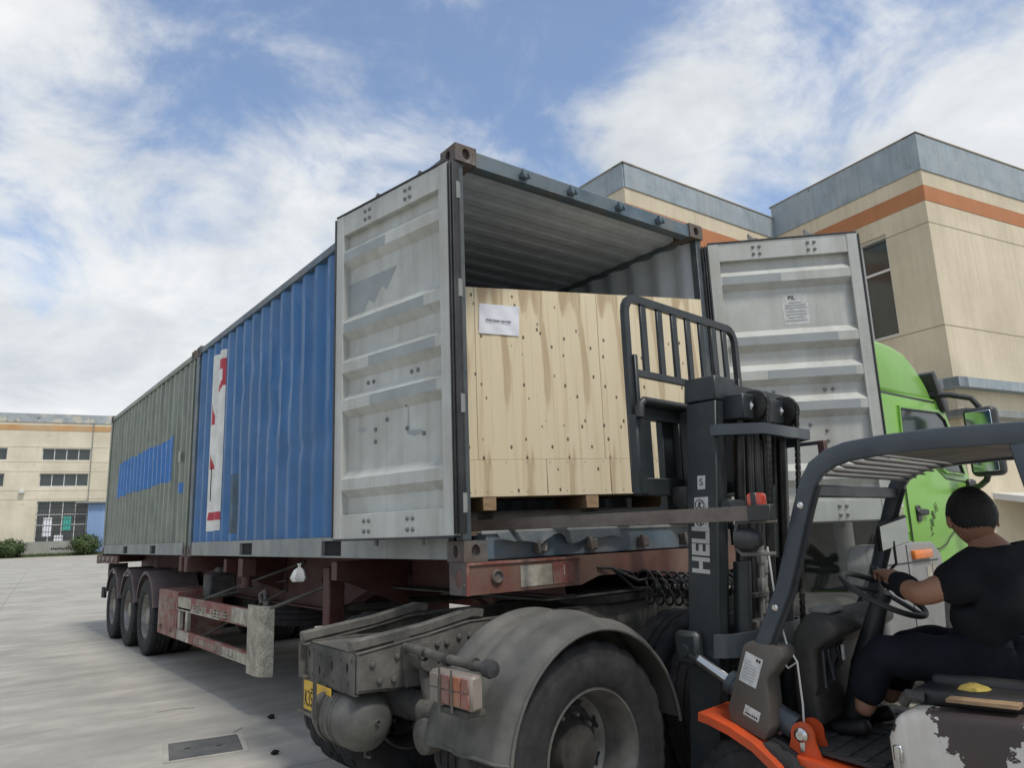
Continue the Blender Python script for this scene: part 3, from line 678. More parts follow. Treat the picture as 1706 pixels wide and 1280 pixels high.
blue_d = [(1.7, .95, .55, .10, .022), (2.6, .93, .45, .06, .018), (1.5, .45, .5, .35, .02), (3.3, 1.35, .2, .16, .022), (3.9, 1.9, .12, .12, .016), (4.25, 1.75, .1, .1, .016), (2.9, 1.9, .3, .3, .012), (4.4, .5, .3, .4, .014), (2.2, 1.6, .1, .5, .008), (2.9, 1.55, .09, .12, .016), (3.15, 1.72, .07, .09, .014)]
BC = container('shipping_container', 'blue corrugated shipping container with both grey doors swung open', (0, 0, CZ), m_blue, m_bluegrey, m_inside, blue_d, 'containers on the trailer')
GC = container('shipping_container', 'weathered grey green shipping container behind the blue one', (0, CLEN+.075, CZ), m_greygreen, m_greygreen, m_inside, [(2, 1, .6, .5, .01), (4, .6, .7, .3, .012), (5, 1.6, .4, .4, .01)], 'containers on the trailer')
db = dentf(blue_d); dg_ = dentf([(2, 1, .6, .5, .01), (4, .6, .7, .3, .012), (5, 1.6, .4, .4, .01)])
side_patch(BC, .022, [(4.93, 5.16, .285, 2.345), (5.16, 5.39, .28, 2.34)], m_white, db, 'white_panel')
red = [(4.93, 5.12, 2.12, 2.24), (4.93, 4.98, 1.92, 2.12), (4.98, 5.03, 1.90, 1.99, 1.86, 1.95), (5.03, 5.12, 1.86, 1.95, 1.82, 1.9), (5.24, 5.31, 1.5, 1.60, 1.5, 1.75), (5.22, 5.3, .98, 1.02, .98, 1.16), (4.93, 5.27, .40, .49), (5.27, 5.31, .40, .49, .40, .42)]
side_patch(BC, .022, red, m_redprint, db, 'red_lettering', .0045)
side_patch(BC, .022, [(5.25, 5.262, .62, 1.02)], m_ink, db, 'small_lettering', .0045)
y0 = CLEN+.075
rq = random.Random(6); cs_ = []; zt, zb_ = 1.61, .99
for k in range(30):
    a_, b_ = 7.22-y0+k*4.13/30, 7.22-y0+(k+1)*4.13/30; zt2 = 1.60+rq.uniform(-.035, .02); zb2 = 1.0+rq.uniform(-.03, .025)
    cs_.append((a_, b_, zb_, zt, zb2, zt2)); zt, zb_ = zt2, zb2
side_patch(GC, .022, cs_, m_brightblue, dg_, 'blue_paint_patch')
side_patch(GC, .022, [(6.62-y0, 6.9-y0, .80, .93)], m_brightblue, dg_, 'blue_paint_patch')
MB().box(-.004, 0, 6.66-y0, 6.71-y0, 1.2, 1.34).build('data_plate', m_sticker, GC)
side_patch(BC, .022, [(4.25, 4.62, .24, .86)], mat('faded_patch', (.055, .105, .16), .6, var=.2, dirt=(.10, .11, .11), da=.6), db, 'faded_paint_patch', .002)

# door end: header, sill, keepers
hd = MB(); hd.prism([(.012, CH-.12), (.012, CH-.02), (.03, CH-.004), (.20, CH-.004), (.20, CH-.05), (.10, CH-.12)], 'x', .163, CW-.163); hd.build('door_header', m_bluegrey, BC)
MB().box(.163, CW-.163, .012, .15, .004, .165, .006).build('door_sill', m_bluegrey, BC)
MB().box(.126, CW-.126, .0, .012, .15, .17, .003).build('threshold_strip', m_rail, BC)
for x in (.55, .98, 1.46, 1.90):
    k = MB(); k.box(x-.032, x+.032, -.022, .011, CH-.10, CH-.055, .008); k.box(x-.036, x-.02, -.042, -.014, CH-.105, CH-.045, .005); k.box(x+.018, x+.036, -.036, -.014, CH-.10, CH-.06, .005); k.build('cam_keeper', m_bluegrey, BC)
    k = MB(); k.box(x-.045, x+.045, -.03, .011, .03, .10, .01); k.box(x-.05, x-.028, -.055, -.02, .025, .11, .006); k.build('cam_keeper', m_rust, BC)
# bent sheet along the sill
bt = MB(); bt.grid(lambda u, v: (.22+1.02*u+.02*v*math.sin(u*31), -.012-.045*v*(.6+.4*math.sin(u*5+1)), .158-(.035+.03*abs(math.sin(u*7.3))+.022*math.sin(u*23+1)*math.sin(u*3))*v), 40, 4); bt.build('torn_sill_flap', m_post, BC, ang=60)

DW, DH = 1.175, 2.275
RIBS = [.142, .37, .494, .61, .845]
def door(parent, hinge, ang, flip, label):
    """local: x along the width from the hinge, y: +y is the inner face, z up"""
    T = Matrix.Translation(hinge) @ Matrix.Rotation(ang, 4, 'Z') @ (Matrix.Diagonal((-1, 1, 1, 1)) if flip else Matrix())
    m = MB(); sw = .085
    m.box(.0, sw, -.03, .026, 0, DH, .003, T); m.box(DW-sw, DW, -.03, .026, 0, DH, .003, T)
    m.box(sw, DW-sw, -.028, .022, 0, .155, .002, T); m.box(sw, DW-sw, -.028, .022, DH-.155, DH, .002, T)
    prof = [(DH-.155, -.024)]
    for r in RIBS:
        zc = DH*(1-r); prof += [(zc+.092, -.024), (zc+.036, .023), (zc-.036, .023), (zc-.088, -.024)]
    prof.append((.155, -.024))
    for (za, a), (zb, b_) in zip(prof[:-1], prof[1:]):
        m.add([(sw, a, za), (DW-sw, a, za), (DW-sw, b_, zb), (sw, b_, zb)], [(0, 1, 2, 3)], T)
    d = m.build('door', m_door, parent, ang=20); d['label'] = label
    # outer skin
    MB().box(sw, DW-sw, -.030, -.0265, .155, DH-.155, 0, T).build('outer_skin', m_blue, d)
    g = MB()
    g.box(-.012, 0, -.02, .030, .01, DH-.01, .003, T); g.box(-.030, -.019, -.03, .034, .01, DH-.01, .003, T); g.box(-.048, -.037, -.035, .026, .01, DH-.01, .003, T); g.box(-.05, -.0, -.028, -.018, .012, DH-.012, .0, T); g.box(DW, DW+.014, -.02, .034, .01, DH-.01, .003, T); g.box(0, DW, -.02, .03, DH, DH+.012, .002, T); g.box(0, DW, -.02, .03, -.012, 0, .002, T)
    g.build('gasket', m_gasket, d)
    for x in (.38, .83):
        l = MB(); l.tube([T @ Vector((x, -.065, -.05)), T @ Vector((x, -.065, DH+.05))], .017, 8)
        for z in (.25, .85, 1.45, 2.05): l.box(x-.04, x+.04, -.085, -.031, z-.03, z+.03, .005, T)
        l.build('locking_bar', m_bolt, d)
        k = MB(); k.prism([(x-.035, DH+.02), (x+.03, DH+.02), (x+.045, DH+.05), (x+.005, DH+.052), (x-.035, DH+.095), (x-.03, DH+.05)], 'y', -.085, -.045, T); k.build('locking_cam', m_bolt, d)
    for z in (.18, .75, 1.45, 2.08):
        h = MB(); h.lathe([(.001, -.055), (.024, -.055), (.024, .055), (.001, .055)], T @ Vector((-.03, -.02, z)), 'z', 12); h.box(-.05, .035, -.04, -.026, z-.05, z+.05, .004, T); h.build('hinge', m_rail, d)
    bolts = []
    for z in (.045, .11): bolts += [(x, z, .022) for x in (.41, .36, .84, .79)]
    for z in (DH-.05, DH-.11): bolts += [(x, z, .022) for x in (.41, .36, .84, .79)]
    zc = DH*(1-.553); bolts += [(x, zc, -.024) for x in (.41, .35, .86, .80)]
    zc = DH*.27; bolts += [(.78, zc+.08, -.024), (.78, zc, -.024), (.66, zc+.22, -.024), (.66, zc+.13, -.024), (.46, zc+.2, -.024), (.30, zc+.21, -.024), (.46, zc+.05, -.024), (.30, zc+.0, -.024), (.52, zc+.24, -.024)]
    b0 = None
    for x, z, y in bolts:
        mm = MB(); mm.lathe([(.014, 0), (.014, .006), (.009, .011), (.001, .012)], (0, 0, 0), 'y', 8)
        if b0 is None: b0 = mm.build('bolt', m_bolt, d); o = b0
        else: o = share(b0)
        p = T @ Vector((x, y, z)); o.location = p; o.rotation_euler = (0, 0, ang)
    for x0, x1, r in ((.14, .80, .494), (.14, .78, .61), (.24, 1.08, .37), (.62, 1.08, .142)):
        if flip: x0, x1 = DW-x1, DW-x0
        zc = DH*(1-r); MB().box(x0, x1, .0232, .0245, zc-.034, zc+.034, 0, T).build('touch_up_paint', m_doorpatch, d)
    return d, T
ldr, TL = door(BC, (-.055, -.02, .15), R(90+10.2), False, 'left door folded back, pale grey ribbed inner face')
# closed left door runs +x; folded back past 180 so its inner face looks outwards
rdr, TR_ = door(BC, (CW+.03, -.012, .15), R(135), True, 'right door standing half open, pale grey ribbed inner face')
# irregular repaint patch on the left door
pp = [(.30, 1.62), (.95, 1.63), (1.08, 1.70), (1.06, 1.52), (1.0, 1.55), (.98, 1.40), (1.085, 1.12), (1.085, 1.74), (.62, 1.78)]
MB().prism([(1.085, 1.76), (.55, 1.76), (.60, 1.70), (.66, 1.62), (.72, 1.66), (.80, 1.56), (.86, 1.60), (.93, 1.50), (.97, 1.54), (.99, 1.44), (1.085, 1.50)], 'y', -.0238, -.023, TL).build('touch_up_paint', m_doorpatch, ldr)
for x0, z0, w_, h_ in ((.30, .62, .16, .20), (.88, .70, .10, .03), (.2, .86, .12, .02)):
    MB().prism([(x0, z0), (x0+w_*.6, z0-.012), (x0+w_, z0+.01), (x0+w_*.95, z0+h_), (x0+w_*.9, z0+h_*.9), (x0+w_*.85, z0+.03), (x0+.02, z0+.02)], 'y', -.0238, -.0232, TL).build('scuff', m_doorpatch, ldr)
# notice on the right door
zc = DH*(1-.255)
st = MB(); st.box(.55, .75, -.0238, -.0225, zc-.14, zc+.12, 0, TR_); st_ = st.build('notice_sticker', m_sticker, rdr)
def on_door(T, x, y, z): return T @ Vector((x, y, z))
uR = TR_.to_3x3() @ Vector((1, 0, 0)); Zv = Vector((0, 0, 1))
text('PIL', .045, m_ink, rdr, on_door(TR_, .625, -.0218, zc+.085), uR, Zv, bold=.001)
for k, (w, dz) in enumerate(((.10, .045), (.16, .02), (.165, -.0), (.15, -.03), (.16, -.055), (.12, -.08), (.16, -.105))):
    MB().box(.65-w/2, .65+w/2, -.0224, -.0219, zc+dz-.006, zc+dz+.006, 0, TR_).build('print_line', m_doorpatch, rdr, ang=0)

# ------------------------------------------------------------------ crate
CA = R(-22); CO = Vector((2.07, -.2, 0))
CR = thing('wooden_crate', 'big plywood crate with a white paper sheet being pushed into the blue container', 'crate', (CO.x, CO.y, 1.68), CA)
CWd, CDp, cz0, cz1 = 2.02, .68, .09, 1.54      # local z from the runners' underside
# local x runs from -CWd to 0 along the front, y into the container
zs_ = .335
for a, b_ in ((-CWd, -1.765), (-1.763, -.857), (-.855, 0)):
    MB().box(a+.0004, b_-.0004, 0, .018, zs_+.0015, cz1, .0004).build('front_panel', m_ply, CR)
for a, b_ in ((-CWd, -1.29), (-1.288, -.826), (-.824, 0)):
    MB().box(a+.001, b_-.001, -.002, .018, cz0, zs_-.001, .0015).build('front_board', m_ply, CR)
MB().box(-CWd, -CWd+.018, .02, CDp, cz0, cz1).build('side_panel', m_ply, CR); MB().box(-.018, 0, .02, CDp, cz0, cz1).build('side_panel', m_ply, CR)
MB().box(-CWd, 0, CDp-.018, CDp, cz0, cz1).build('back_panel', m_ply, CR); MB().box(-CWd+.02, -.02, .02, CDp-.02, cz1-.02, cz1-.004).build('lid', m_ply, CR)
MB().box(-CWd, 0, .0, CDp, cz0-.0, cz0+.02).build('base', m_ply, CR)
for u in (-1.695, -.97, -.324): MB().box(u-.045, u+.045, .0, CDp, .0, cz0-.002, .003).build('runner', m_wood, CR)
nl = None
rnd = random.Random(3)
for k in range(15):
    for z in (zs_-.02, cz0+.03):
        x = -CWd+.06+k*.135+rnd.uniform(-.02, .02)
        if nl is None: nl = MB().lathe([(.0045, 0), (.0045, -.001), (.0005, -.0012)], (0, 0, 0), 'y', 6).build('nail', m_bolt, CR); o = nl
        else: o = share(nl)
        o.location = (x, -.002, z)
# A4 sheet, slightly tilted and curling
sh = MB(); th = R(-2.5)
def sheet(u, v):
    a, b_ = (u-.5)*.287, (v-.5)*.215; x = -1.59+a*math.cos(th)-b_*math.sin(th); z = 1.31+a*math.sin(th)+b_*math.cos(th)
    return (x, -.004-.004*abs(math.sin(u*7+v*4))-.008*max(0, u+v-1.7), z)
sh.grid(sheet, 14, 10); ps = sh.build('paper_sheet', m_paper, CR, ang=60)
text('Gladys Rentan Agamerika', .0175, m_ink, CR, (-1.598, -.0135, 1.30), (math.cos(R(-4)), 0, math.sin(R(-4))), (0, 0, 1), bold=.0006).parent = ps
# dark timbers under the crate
for k, (v, lab) in enumerate(((.06, 'dark timber under the crate nearest the container doors'), (.55, 'dark timber under the far side of the crate'))):
    d = MB().box(-1.95, -.08, v, v+.09, 1.5525-1.68, -.002, .004); o = d.build('dunnage_timber', m_darkwood); o.location = (CO.x, CO.y, 1.68); o.rotation_euler = (0, 0, CA)
    tag(o, lab, 'timber', 'timbers under the crate')

# ------------------------------------------------------------------ wheels
def tyre_prof(Rr, w, rr):
    h = w/2
    return [(rr, -h*.80), (rr+.02, -h*.95), (rr+.05, -h*.985), (rr+.055, -h*1.0), (rr+(Rr-rr)*.45, -h*1.02), (rr+(Rr-rr)*.62, -h*1.025), (rr+(Rr-rr)*.64, -h*1.01), (Rr-.055, -h*.985), (Rr-.05, -h*.99), (Rr-.03, -h*.955), (Rr-.012, -h*.90), (Rr, -h*.80), (Rr, -h*.48), (Rr-.014, -h*.46), (Rr-.014, -h*.40), (Rr, -h*.38), (Rr, -h*.05), (Rr-.014, -h*.03), (Rr-.014, h*.03), (Rr, h*.05), (Rr, h*.38), (Rr-.014, h*.40), (Rr-.014, h*.46), (Rr, h*.48), (Rr, h*.80), (Rr-.012, h*.90), (Rr-.03, h*.955), (Rr-.05, h*.99), (Rr-.055, h*.985), (rr+(Rr-rr)*.64, h*1.01), (rr+(Rr-rr)*.62, h*1.025), (rr+(Rr-rr)*.45, h*1.02), (rr+.055, h*1.0), (rr+.05, h*.985), (rr+.02, h*.95), (rr, h*.80)]
def tyre(Rr, w, rr, n=90, lug=True):
    m = MB().lathe(tyre_prof(Rr, w, rr), ax='y', n=n)
    if lug:
        P = tyre_prof(Rr, w, rr); out = []
        for i in range(len(P)):
            for k in range(n):
                v = m.v[i*n+k]
                if i in (9, 10, 11, 12, 23, 24, 25, 26) and k % 4 == 0:
                    s = (P[i][0]-.012)/P[i][0]; v = (v[0]*s, v[1], v[2]*s)
                out.append(v)
        m.v = out
    return m
def rim_outer(rr, w, dish, ofs=0.):
    """dish>0: hollow towards -y"""
    h = w/2
    return MB().lathe([(rr+.012, -h*.80), (rr+.014, -h*.86), (rr-.004, -h*.88), (rr-.012, -h*.70), (rr-.03, -h*.45), (rr-.035, -h*.1), (rr-.045, dish*.6), (rr*.72, dish), (rr*.62, dish+.0)], ax='y', n=48)
def make_wheel(parent, loc, Rr, w, rr, side, dish, hubout, m_r=m_rim, m_d=None, lug=True, nh=10):
    """side=-1: outer face towards -y"""
    wh = tyre(Rr, w, rr, 90, lug).build('wheel', m_rubber, parent, ang=50); wh.location = loc
    if side > 0: wh.rotation_euler = (0, 0, PI)
    r = rim_outer(rr, w, dish).build('rim', m_r, wh)
    d = MB().lathe([(rr*.72, dish), (rr*.60, dish-.002), (rr*.5, dish-.03), (rr*.46, hubout+.03), (rr*.40, hubout), (.001, hubout-.004)], ax='y', n=40); d.build('hub', m_d or m_r, wh)
    nut = None
    for k in range(10):
        a = 2*PI*k/10; p = (rr*.54*math.cos(a), dish-.028, rr*.54*math.sin(a))
        if nut is None: nut = MB().lathe([(.016, .02), (.016, -.02), (.01, -.03), (.001, -.03)], ax='y', n=6).build('wheel_nut', m_bolt, wh); o = nut
        else: o = share(nut)
        o.location = p
    hole = None
    for k in range(nh):
        a = 2*PI*(k+.5)/nh; p = (rr*.79*math.cos(a), dish*.8+.0, rr*.79*math.sin(a))
        if hole is None: hole = MB().lathe([(.034, -.004), (.028, -.006), (.001, -.002)], ax='y', n=14).build('painted_hand_hole', m_dark, wh); o = hole  # black disc laid on the rim, paints the dark of an open hole
        else: o = share(hole)
        o.location = (p[0], dish*.86-.001, p[2])
    return wh

# ------------------------------------------------------------------ trailer
TRL = thing('container_trailer', 'maroon skeletal container semi-trailer carrying the two containers', 'trailer')
for x in (.72, 1.72):
    m = MB(); prof = [(-.02, 1.375), (12.35, 1.375), (12.35, 1.10), (7.4, .86), (3.2, .86), (2.4, 1.12), (-.02, 1.14)]
    m.prism(prof, 'x', x-.006, x+.006); m.box(x-.08, x+.08, -.02, 12.35, 1.362, 1.378); m.sweep([(x, 12.35, 1.10), (x, 7.4, .86), (x, 3.2, .86), (x, 2.4, 1.12), (x, -.02, 1.14)], .16, .016, (1, 0, 0))
    m.build('main_beam', m_maroon, TRL, ang=0)
for y, z0 in ((-.09, 1.2), (5.95, 1.2), (6.2, 1.2), (12.1, 1.24)):
    if y < 0: continue
    MB().box(-.02, 2.46, y, y+.13, z0, 1.378, .005).build('bolster', m_maroon, TRL)
# front bolster: box with a bored end plate, lifted towards the middle
fb = MB(); fb.prism([(-.035, 1.377), (.80, 1.377), (2.45, 1.377), (2.45, 1.21), (1.55, 1.21), (1.40, 1.25), (.95, 1.25), (.80, 1.205), (-.035, 1.205)], 'y', -.085, .10)
fb.build('front_bolster', mat('bolster_brown', (.14, .06, .045), .65, var=.22, vs=4, dirt=(.17, .13, .10), da=.8, ds=3, rust=.12), TRL, ang=20)
ep = MB(); ep.plate_hole((-.037, .10, 1.203), (0, -1, 0), (0, 0, 1), .19, .176, (.095, .085, .032, .052), .03); ep.build('bolster_end', m_rust, TRL)
fr_ = MB(); fr_.box(-.045, -.03, -.092, -.082, 1.203, 1.377); fr_.box(-.045, .8, -.095, -.086, 1.365, 1.379); fr_.build('bolster_edge', m_maroonbar, TRL)
tl = MB(); tl.lathe([(.04, 0), (.04, -.012), (.032, -.018), (.03, -.006), (.001, -.006)], (.16, -.086, 1.295), 'y', 20); tl.build('twist_lock', m_rust, TRL)
MB().box(.33, .57, -.0885, -.086, 1.225, 1.345).build('worn_marker_plate', m_barwhite, TRL); MB().box(.575, .74, -.0885, -.086, 1.225, 1.355).build('red_marker_plate', m_maroonbar, TRL)
text('1', .09, m_barwhite, TRL, (.665, -.089, 1.30), (1, 0, 0), (0, 0, 1))
MB().box(2.0, 2.16, -.0885, -.086, 1.27, 1.35).build('yellow_marker_plate', m_yellow, TRL)
# gooseneck plate & kingpin
MB().box(.55, 1.90, -.05, 2.3, 1.125, 1.139, .003).build('coupler_plate', m_chassisd, TRL)
MB().lathe([(.05, 1.125), (.05, 1.05), (.036, 1.045), (.036, 1.0), (.05, .99), (.05, .97)], (1.22, .42, 0), 'z', 16).build('kingpin', m_grease, TRL)
# outrigger brackets along the side
for y in (1.9, 4.7):
    o = MB(); o.box(.06, .70, y-.05, y+.05, 1.22, 1.36, .004); o.prism([(.1, 1.22), (.7, 1.22), (.7, .98)], 'y', y-.012, y+.012); o.build('outrigger', m_maroon, TRL)
lk = MB(); lk.box(.03, .17, 4.02, 4.16, 1.19, 1.37, .006); lk.lathe([(.05, 1.19), (.045, 1.10), (.06, 1.095), (.06, 1.085), (.001, 1.08)], (.1, 4.09, 0), 'z', 12); lk.build('twist_lock_bracket', m_maroon, TRL)
# landing legs
for x in (.32, 2.12):
    l = MB(); l.box(x-.07, x+.07, 2.42, 2.56, .62, 1.3, .01); l.box(x-.05, x+.05, 2.44, 2.54, .36, .62, .006); l.box(x-.13, x+.13, 2.36, 2.62, .33, .36, .01); l.build('landing_leg', m_maroon, TRL)
    b = MB(); b.tube([(x+.02, 2.5, .7), (x+.25*(1 if x < 1 else -1), 3.3, 1.15)], .028, 8); b.build('leg_brace', m_maroon, TRL)
MB().tube([(.39, 2.49, .95), (2.05, 2.49, .95)], .03, 8).build('leg_shaft', m_chassisd, TRL)
for y in (3.0, 4.1, 5.2, 6.4): MB().box(.73, 1.71, y-.05, y+.05, .95, 1.15, .004).build('added_cross_tube', m_maroon, TRL)  # cross tubes, spare wheel, reservoir and box added to darken the underside view
sw_ = tyre(.52, .28, .29).build('added_spare_wheel', m_rubber, TRL, ang=50); sw_.location = (1.22, 5.0, .72); sw_.rotation_euler = (PI/2, 0, 0)
MB().box(.85, 1.6, 4.45, 5.55, .86, .93).build('added_spare_carrier', m_chassisd, TRL)
MB().lathe([(.001, -.45), (.10, -.44), (.14, -.40), (.14, .40), (.10, .44), (.001, .45)], (1.22, 3.5, .80), 'x', 20).build('air_reservoir', m_chassisd, TRL)
MB().box(.82, 1.62, 6.0, 6.9, .62, 1.05, .01).build('added_valve_box', m_chassisd, TRL)
# side guard
SG = MB(); SG.box(.0, .05, 3.6, 6.36, .74, .905, .006); sg1 = SG.build('side_guard_rail', m_maroonbar, TRL)
sg2 = MB().box(.0, .05, 3.6, 6.36, .40, .52, .006).build('side_guard_rail', m_maroonbar, TRL)
for a, b_, z0, z1, rl in ((4.62, 6.36, .742, .78, sg1), (3.6, 4.2, .76, .90, sg1), (5.75, 6.34, .76, .90, sg1), (3.6, 4.5, .405, .50, sg2), (5.8, 6.34, .405, .515, sg2)):
    MB().box(-.003, .0, a, b_, z0, z1).build('worn_paint', m_barwhite, rl)
for y in (6.30, 5.95): MB().box(.004, .046, y-.05, y+.05, .52, .74, .004).build('side_guard_post', m_barwhite, TRL)
def tick_line(par, y0, y1, zc_, h, n, seed):
    """worn, unreadable stencil characters: short painted strokes"""
    rn = random.Random(seed); m = MB(); dy = (y1-y0)/n
    for k in range(n):
        if rn.random() < .12: continue
        a = y0+k*dy; w = dy*.78
        for q in range(3):
            zz0 = zc_-h/2+h*q*.4; m.box(-.004, -.0005, a, a+w*rn.uniform(.6, 1), zz0, zz0+h*.16)
        m.box(-.004, -.0005, a+w*rn.choice((0, .4, .75)), a+w*rn.choice((.2, .55, 1.)), zc_-h/2, zc_+h/2)
    m.build('stencil_marks', m_barwhite, par, ang=0)['kind'] = 'stuff'
tick_line(sg1, 4.15, 5.7, .80, .075, 13, 1); tick_line(sg2, 4.1, 5.6, .455, .06, 13, 2)
ep = MB(); ep.prism([(-.03, 3.62), (-.03, 3.42), (-.018, 3.34), (.015, 3.28), (.085, 3.235), (.09, 3.26), (.03, 3.305), (.005, 3.35), (-.005, 3.42), (-.005, 3.62)], 'z', .35, .955); ep.build('guard_end_plate', m_speck, TRL, ang=50)
ep = MB()
for p, q in (((.03, 3.3, .92), (.72, 2.4, 1.3)), ((.03, 3.35, .90), (.72, 2.9, 1.2)), ((.03, 5.3, .92), (.70, 4.1, 1.3)), ((.03, 5.4, .9), (.70, 4.6, 1.1)), ((.03, 5.6, .45), (.70, 4.6, 1.0))):
    MB().tube([p, q], .014, 6).build('guard_stay', m_chassis, TRL)
hk = MB(); hk.box(.03, .06, 3.3, 3.4, .90, 1.0, .006); hk.tube([(.04, 3.35, 1.0), (.06, 3.42, 1.08), (.04, 3.50, 1.05), (.04, 3.46, .97)], .02, 8); hk.build('strap_hook', m_chassis, TRL)
for z0, z1 in ((.74, .905), (.40, .52)): MB().box(2.39, 2.44, 3.0, 6.36, z0, z1, .006).build('side_guard_rail', m_maroonbar, TRL)  # far-side rails, added to block the bright ground beyond
MB().box(1.95, 2.43, 4.0, 7.3, .42, 1.05, .008).build('tool_box', m_maroon, TRL)  # added box, stops sunlit ground showing under the trailer
MB().box(1.95, 2.43, 1.0, 2.2, .55, 1.12, .008).build('tool_box', m_chassisd, TRL)  # second added box, also hides the bright ground
# tool box and canister
tb = MB(); tb.box(.0, .55, 6.40, 7.38, .395, .955, .008); tbx = tb.build('tool_box', m_maroonbar, TRL)
MB().box(-.006, .0, 6.46, 7.32, .52, .94, .002).build('lid', m_maroonbar, tbx)
for z, s_, n in ((.84, 5, 7), (.76, 6, 8), (.64, 7, 5)): tick_line(tbx, 6.55, 7.2, z, .05, n, s_)
for o in [c for c in tbx.children if c.name.startswith('stencil')]: o.location = (-.006, 0, 0)
for y in (6.6, 7.15): MB().tube([(-.012, y, .52), (-.02, y, .49), (-.012, y, .46)], .01, 6).build('latch', m_rust, tbx)
cn = MB(); cn.box(.12, .42, 5.45, 5.75, .91, 1.18, .02); cn.build('water_can', m_chassisd, TRL)
ck = MB(); ck.box(.2, .34, 5.45, 5.6, 1.18, 1.25, .02); ck.build('can_cap', m_chassis, TRL)
# axles, wheels, mudguards
YW = (8.3, 9.61, 10.92); first = None
for y in YW:
    for side, x in ((-1, .16), (1, 2.28)):
        for k in (0, 1):
            xx = x+(.33*k)*(1 if side < 0 else -1)
            if first is None:
                first = make_wheel(TRL, (xx, y, .53), .53, .285, .29, -1, .02, -.10); first.rotation_euler = (0, 0, -PI/2)
            else:
                w = copy_tree(first, TRL, (xx, y, .53)); w.rotation_euler = (0, 0, -PI/2 if side < 0 else PI/2)
                w.rotation_euler.rotate_axis('Y', random.uniform(0, 1))
    MB().tube([(.3, y, .53), (2.14, y, .53)], .075, 10).build('axle', m_chassisd, TRL)
    for x0 in (.0, 1.82):
        mg = MB()
        mg.grid(lambda u, v: (x0+.62*v, y+.60*math.cos(R(18+150*u)), .56+.60*math.sin(R(18+150*u))), 22, 3)
        mg.grid(lambda u, v: (x0 if x0 < 1 else x0+.62, y+(.60-.045*v)*math.cos(R(18+150*u)), .56+(.60-.045*v)*math.sin(R(18+150*u))), 22, 1)
        mg.build('mudguard', m_dusty, TRL, ang=60)
# suspension hangers, air tank
for y in (7.6, 8.95, 10.26, 11.6):
    for x in (.72, 1.72): MB().prism([(y-.12, 1.0), (y+.12, 1.0), (y+.07, .62), (y-.07, .62)], 'x', x-.05, x+.05).build('spring_hanger', m_maroon, TRL)
MB().lathe([(.001, .75), (.10, .76), (.13, .80), (.13, 1.66), (.10, 1.70), (.001, 1.71)], (0, 6.9, .95), 'x', 20).build('air_reservoir', m_chassisd, TRL)
# rear bar with round lamps
MB().box(-.03, 2.47, 12.35, 12.5, 1.22, 1.375, .006).build('rear_beam', m_maroon, TRL)
MB().box(-.03, .0, 10.4, 12.35, 1.235, 1.365, .004).build('rear_side_rail', m_maroon, TRL)
for y in (10.8, 11.25, 11.7, 12.1): MB().lathe([(.045, 0), (.045, -.012), (.03, -.022), (.001, -.024)], (-.031, y, 1.30), 'x', 14).build('side_lamp', m_lampclear, TRL)
MB().box(.02, .06, 11.75, 12.05, .62, .80).build('mud_flap', m_rubber, TRL)
MB().box(.05, .35, 11.6, 11.7, .98, 1.22).build('lamp_bracket', m_chassisd, TRL)
# white rags tied under the rear
for p, s_, lab in (((.06, 11.0, 1.16), .05, 'scrap of white rag hanging under the trailer tail nearest the lamps'), ((.05, 9.9, 1.16), .06, 'scrap of white rag hanging above the middle trailer wheel'), ((-.01, 2.42, 1.345), .075, 'white plastic bag knotted under the blue container')):
    m = MB(); m.lathe([(.012*s_/.05, 0), (.006*s_/.05, -.02*s_/.05), (s_*.55, -s_*.7), (s_*.9, -s_*1.5), (s_*.7, -s_*1.9), (s_*.2, -s_*1.95), (.001, -s_*1.9)], p, 'z', 16)
    c0 = Vector(p); m.move(lambda v: Vector((c0.x+(v.x-c0.x)*(1+.28*math.sin(7*math.atan2(v.y-c0.y, v.x-c0.x+1e-6))), c0.y+(v.y-c0.y)*(1+.22*math.cos(5*math.atan2(v.y-c0.y, v.x-c0.x+1e-6))), v.z)))
    tag(m.build('plastic_bag' if s_ > .07 else 'rag', m_bag, ang=50), lab, 'bag' if s_ > .07 else 'rag')

# ------------------------------------------------------------------ rounded solids
def rounded(mb, w, seg=2, amin=25):
    me = bpy.data.meshes.new('r'); me.from_pydata(mb.v, [], mb.f); bm = bmesh.new(); bm.from_mesh(me)
    bmesh.ops.remove_doubles(bm, verts=bm.verts, dist=1e-5); bmesh.ops.recalc_face_normals(bm, faces=bm.faces)
    ed = [e for e in bm.edges if len(e.link_faces) == 2 and e.calc_face_angle(0) > R(amin)]
    bmesh.ops.bevel(bm, geom=ed, offset=w, segments=seg, profile=.5, affect='EDGES', clamp_overlap=True)
    r = MB(); bm.verts.index_update(); r.v = [tuple(v.co) for v in bm.verts]; r.f = [tuple(v.index for v in f.verts) for f in bm.faces]; bm.free(); bpy.data.meshes.remove(me); return r
def arc(cx_, cz_, r, a0, a1, n): return [(cx_+r*math.cos(R(a0+(a1-a0)*k/n)), cz_+r*math.sin(R(a0+(a1-a0)*k/n))) for k in range(n+1)]

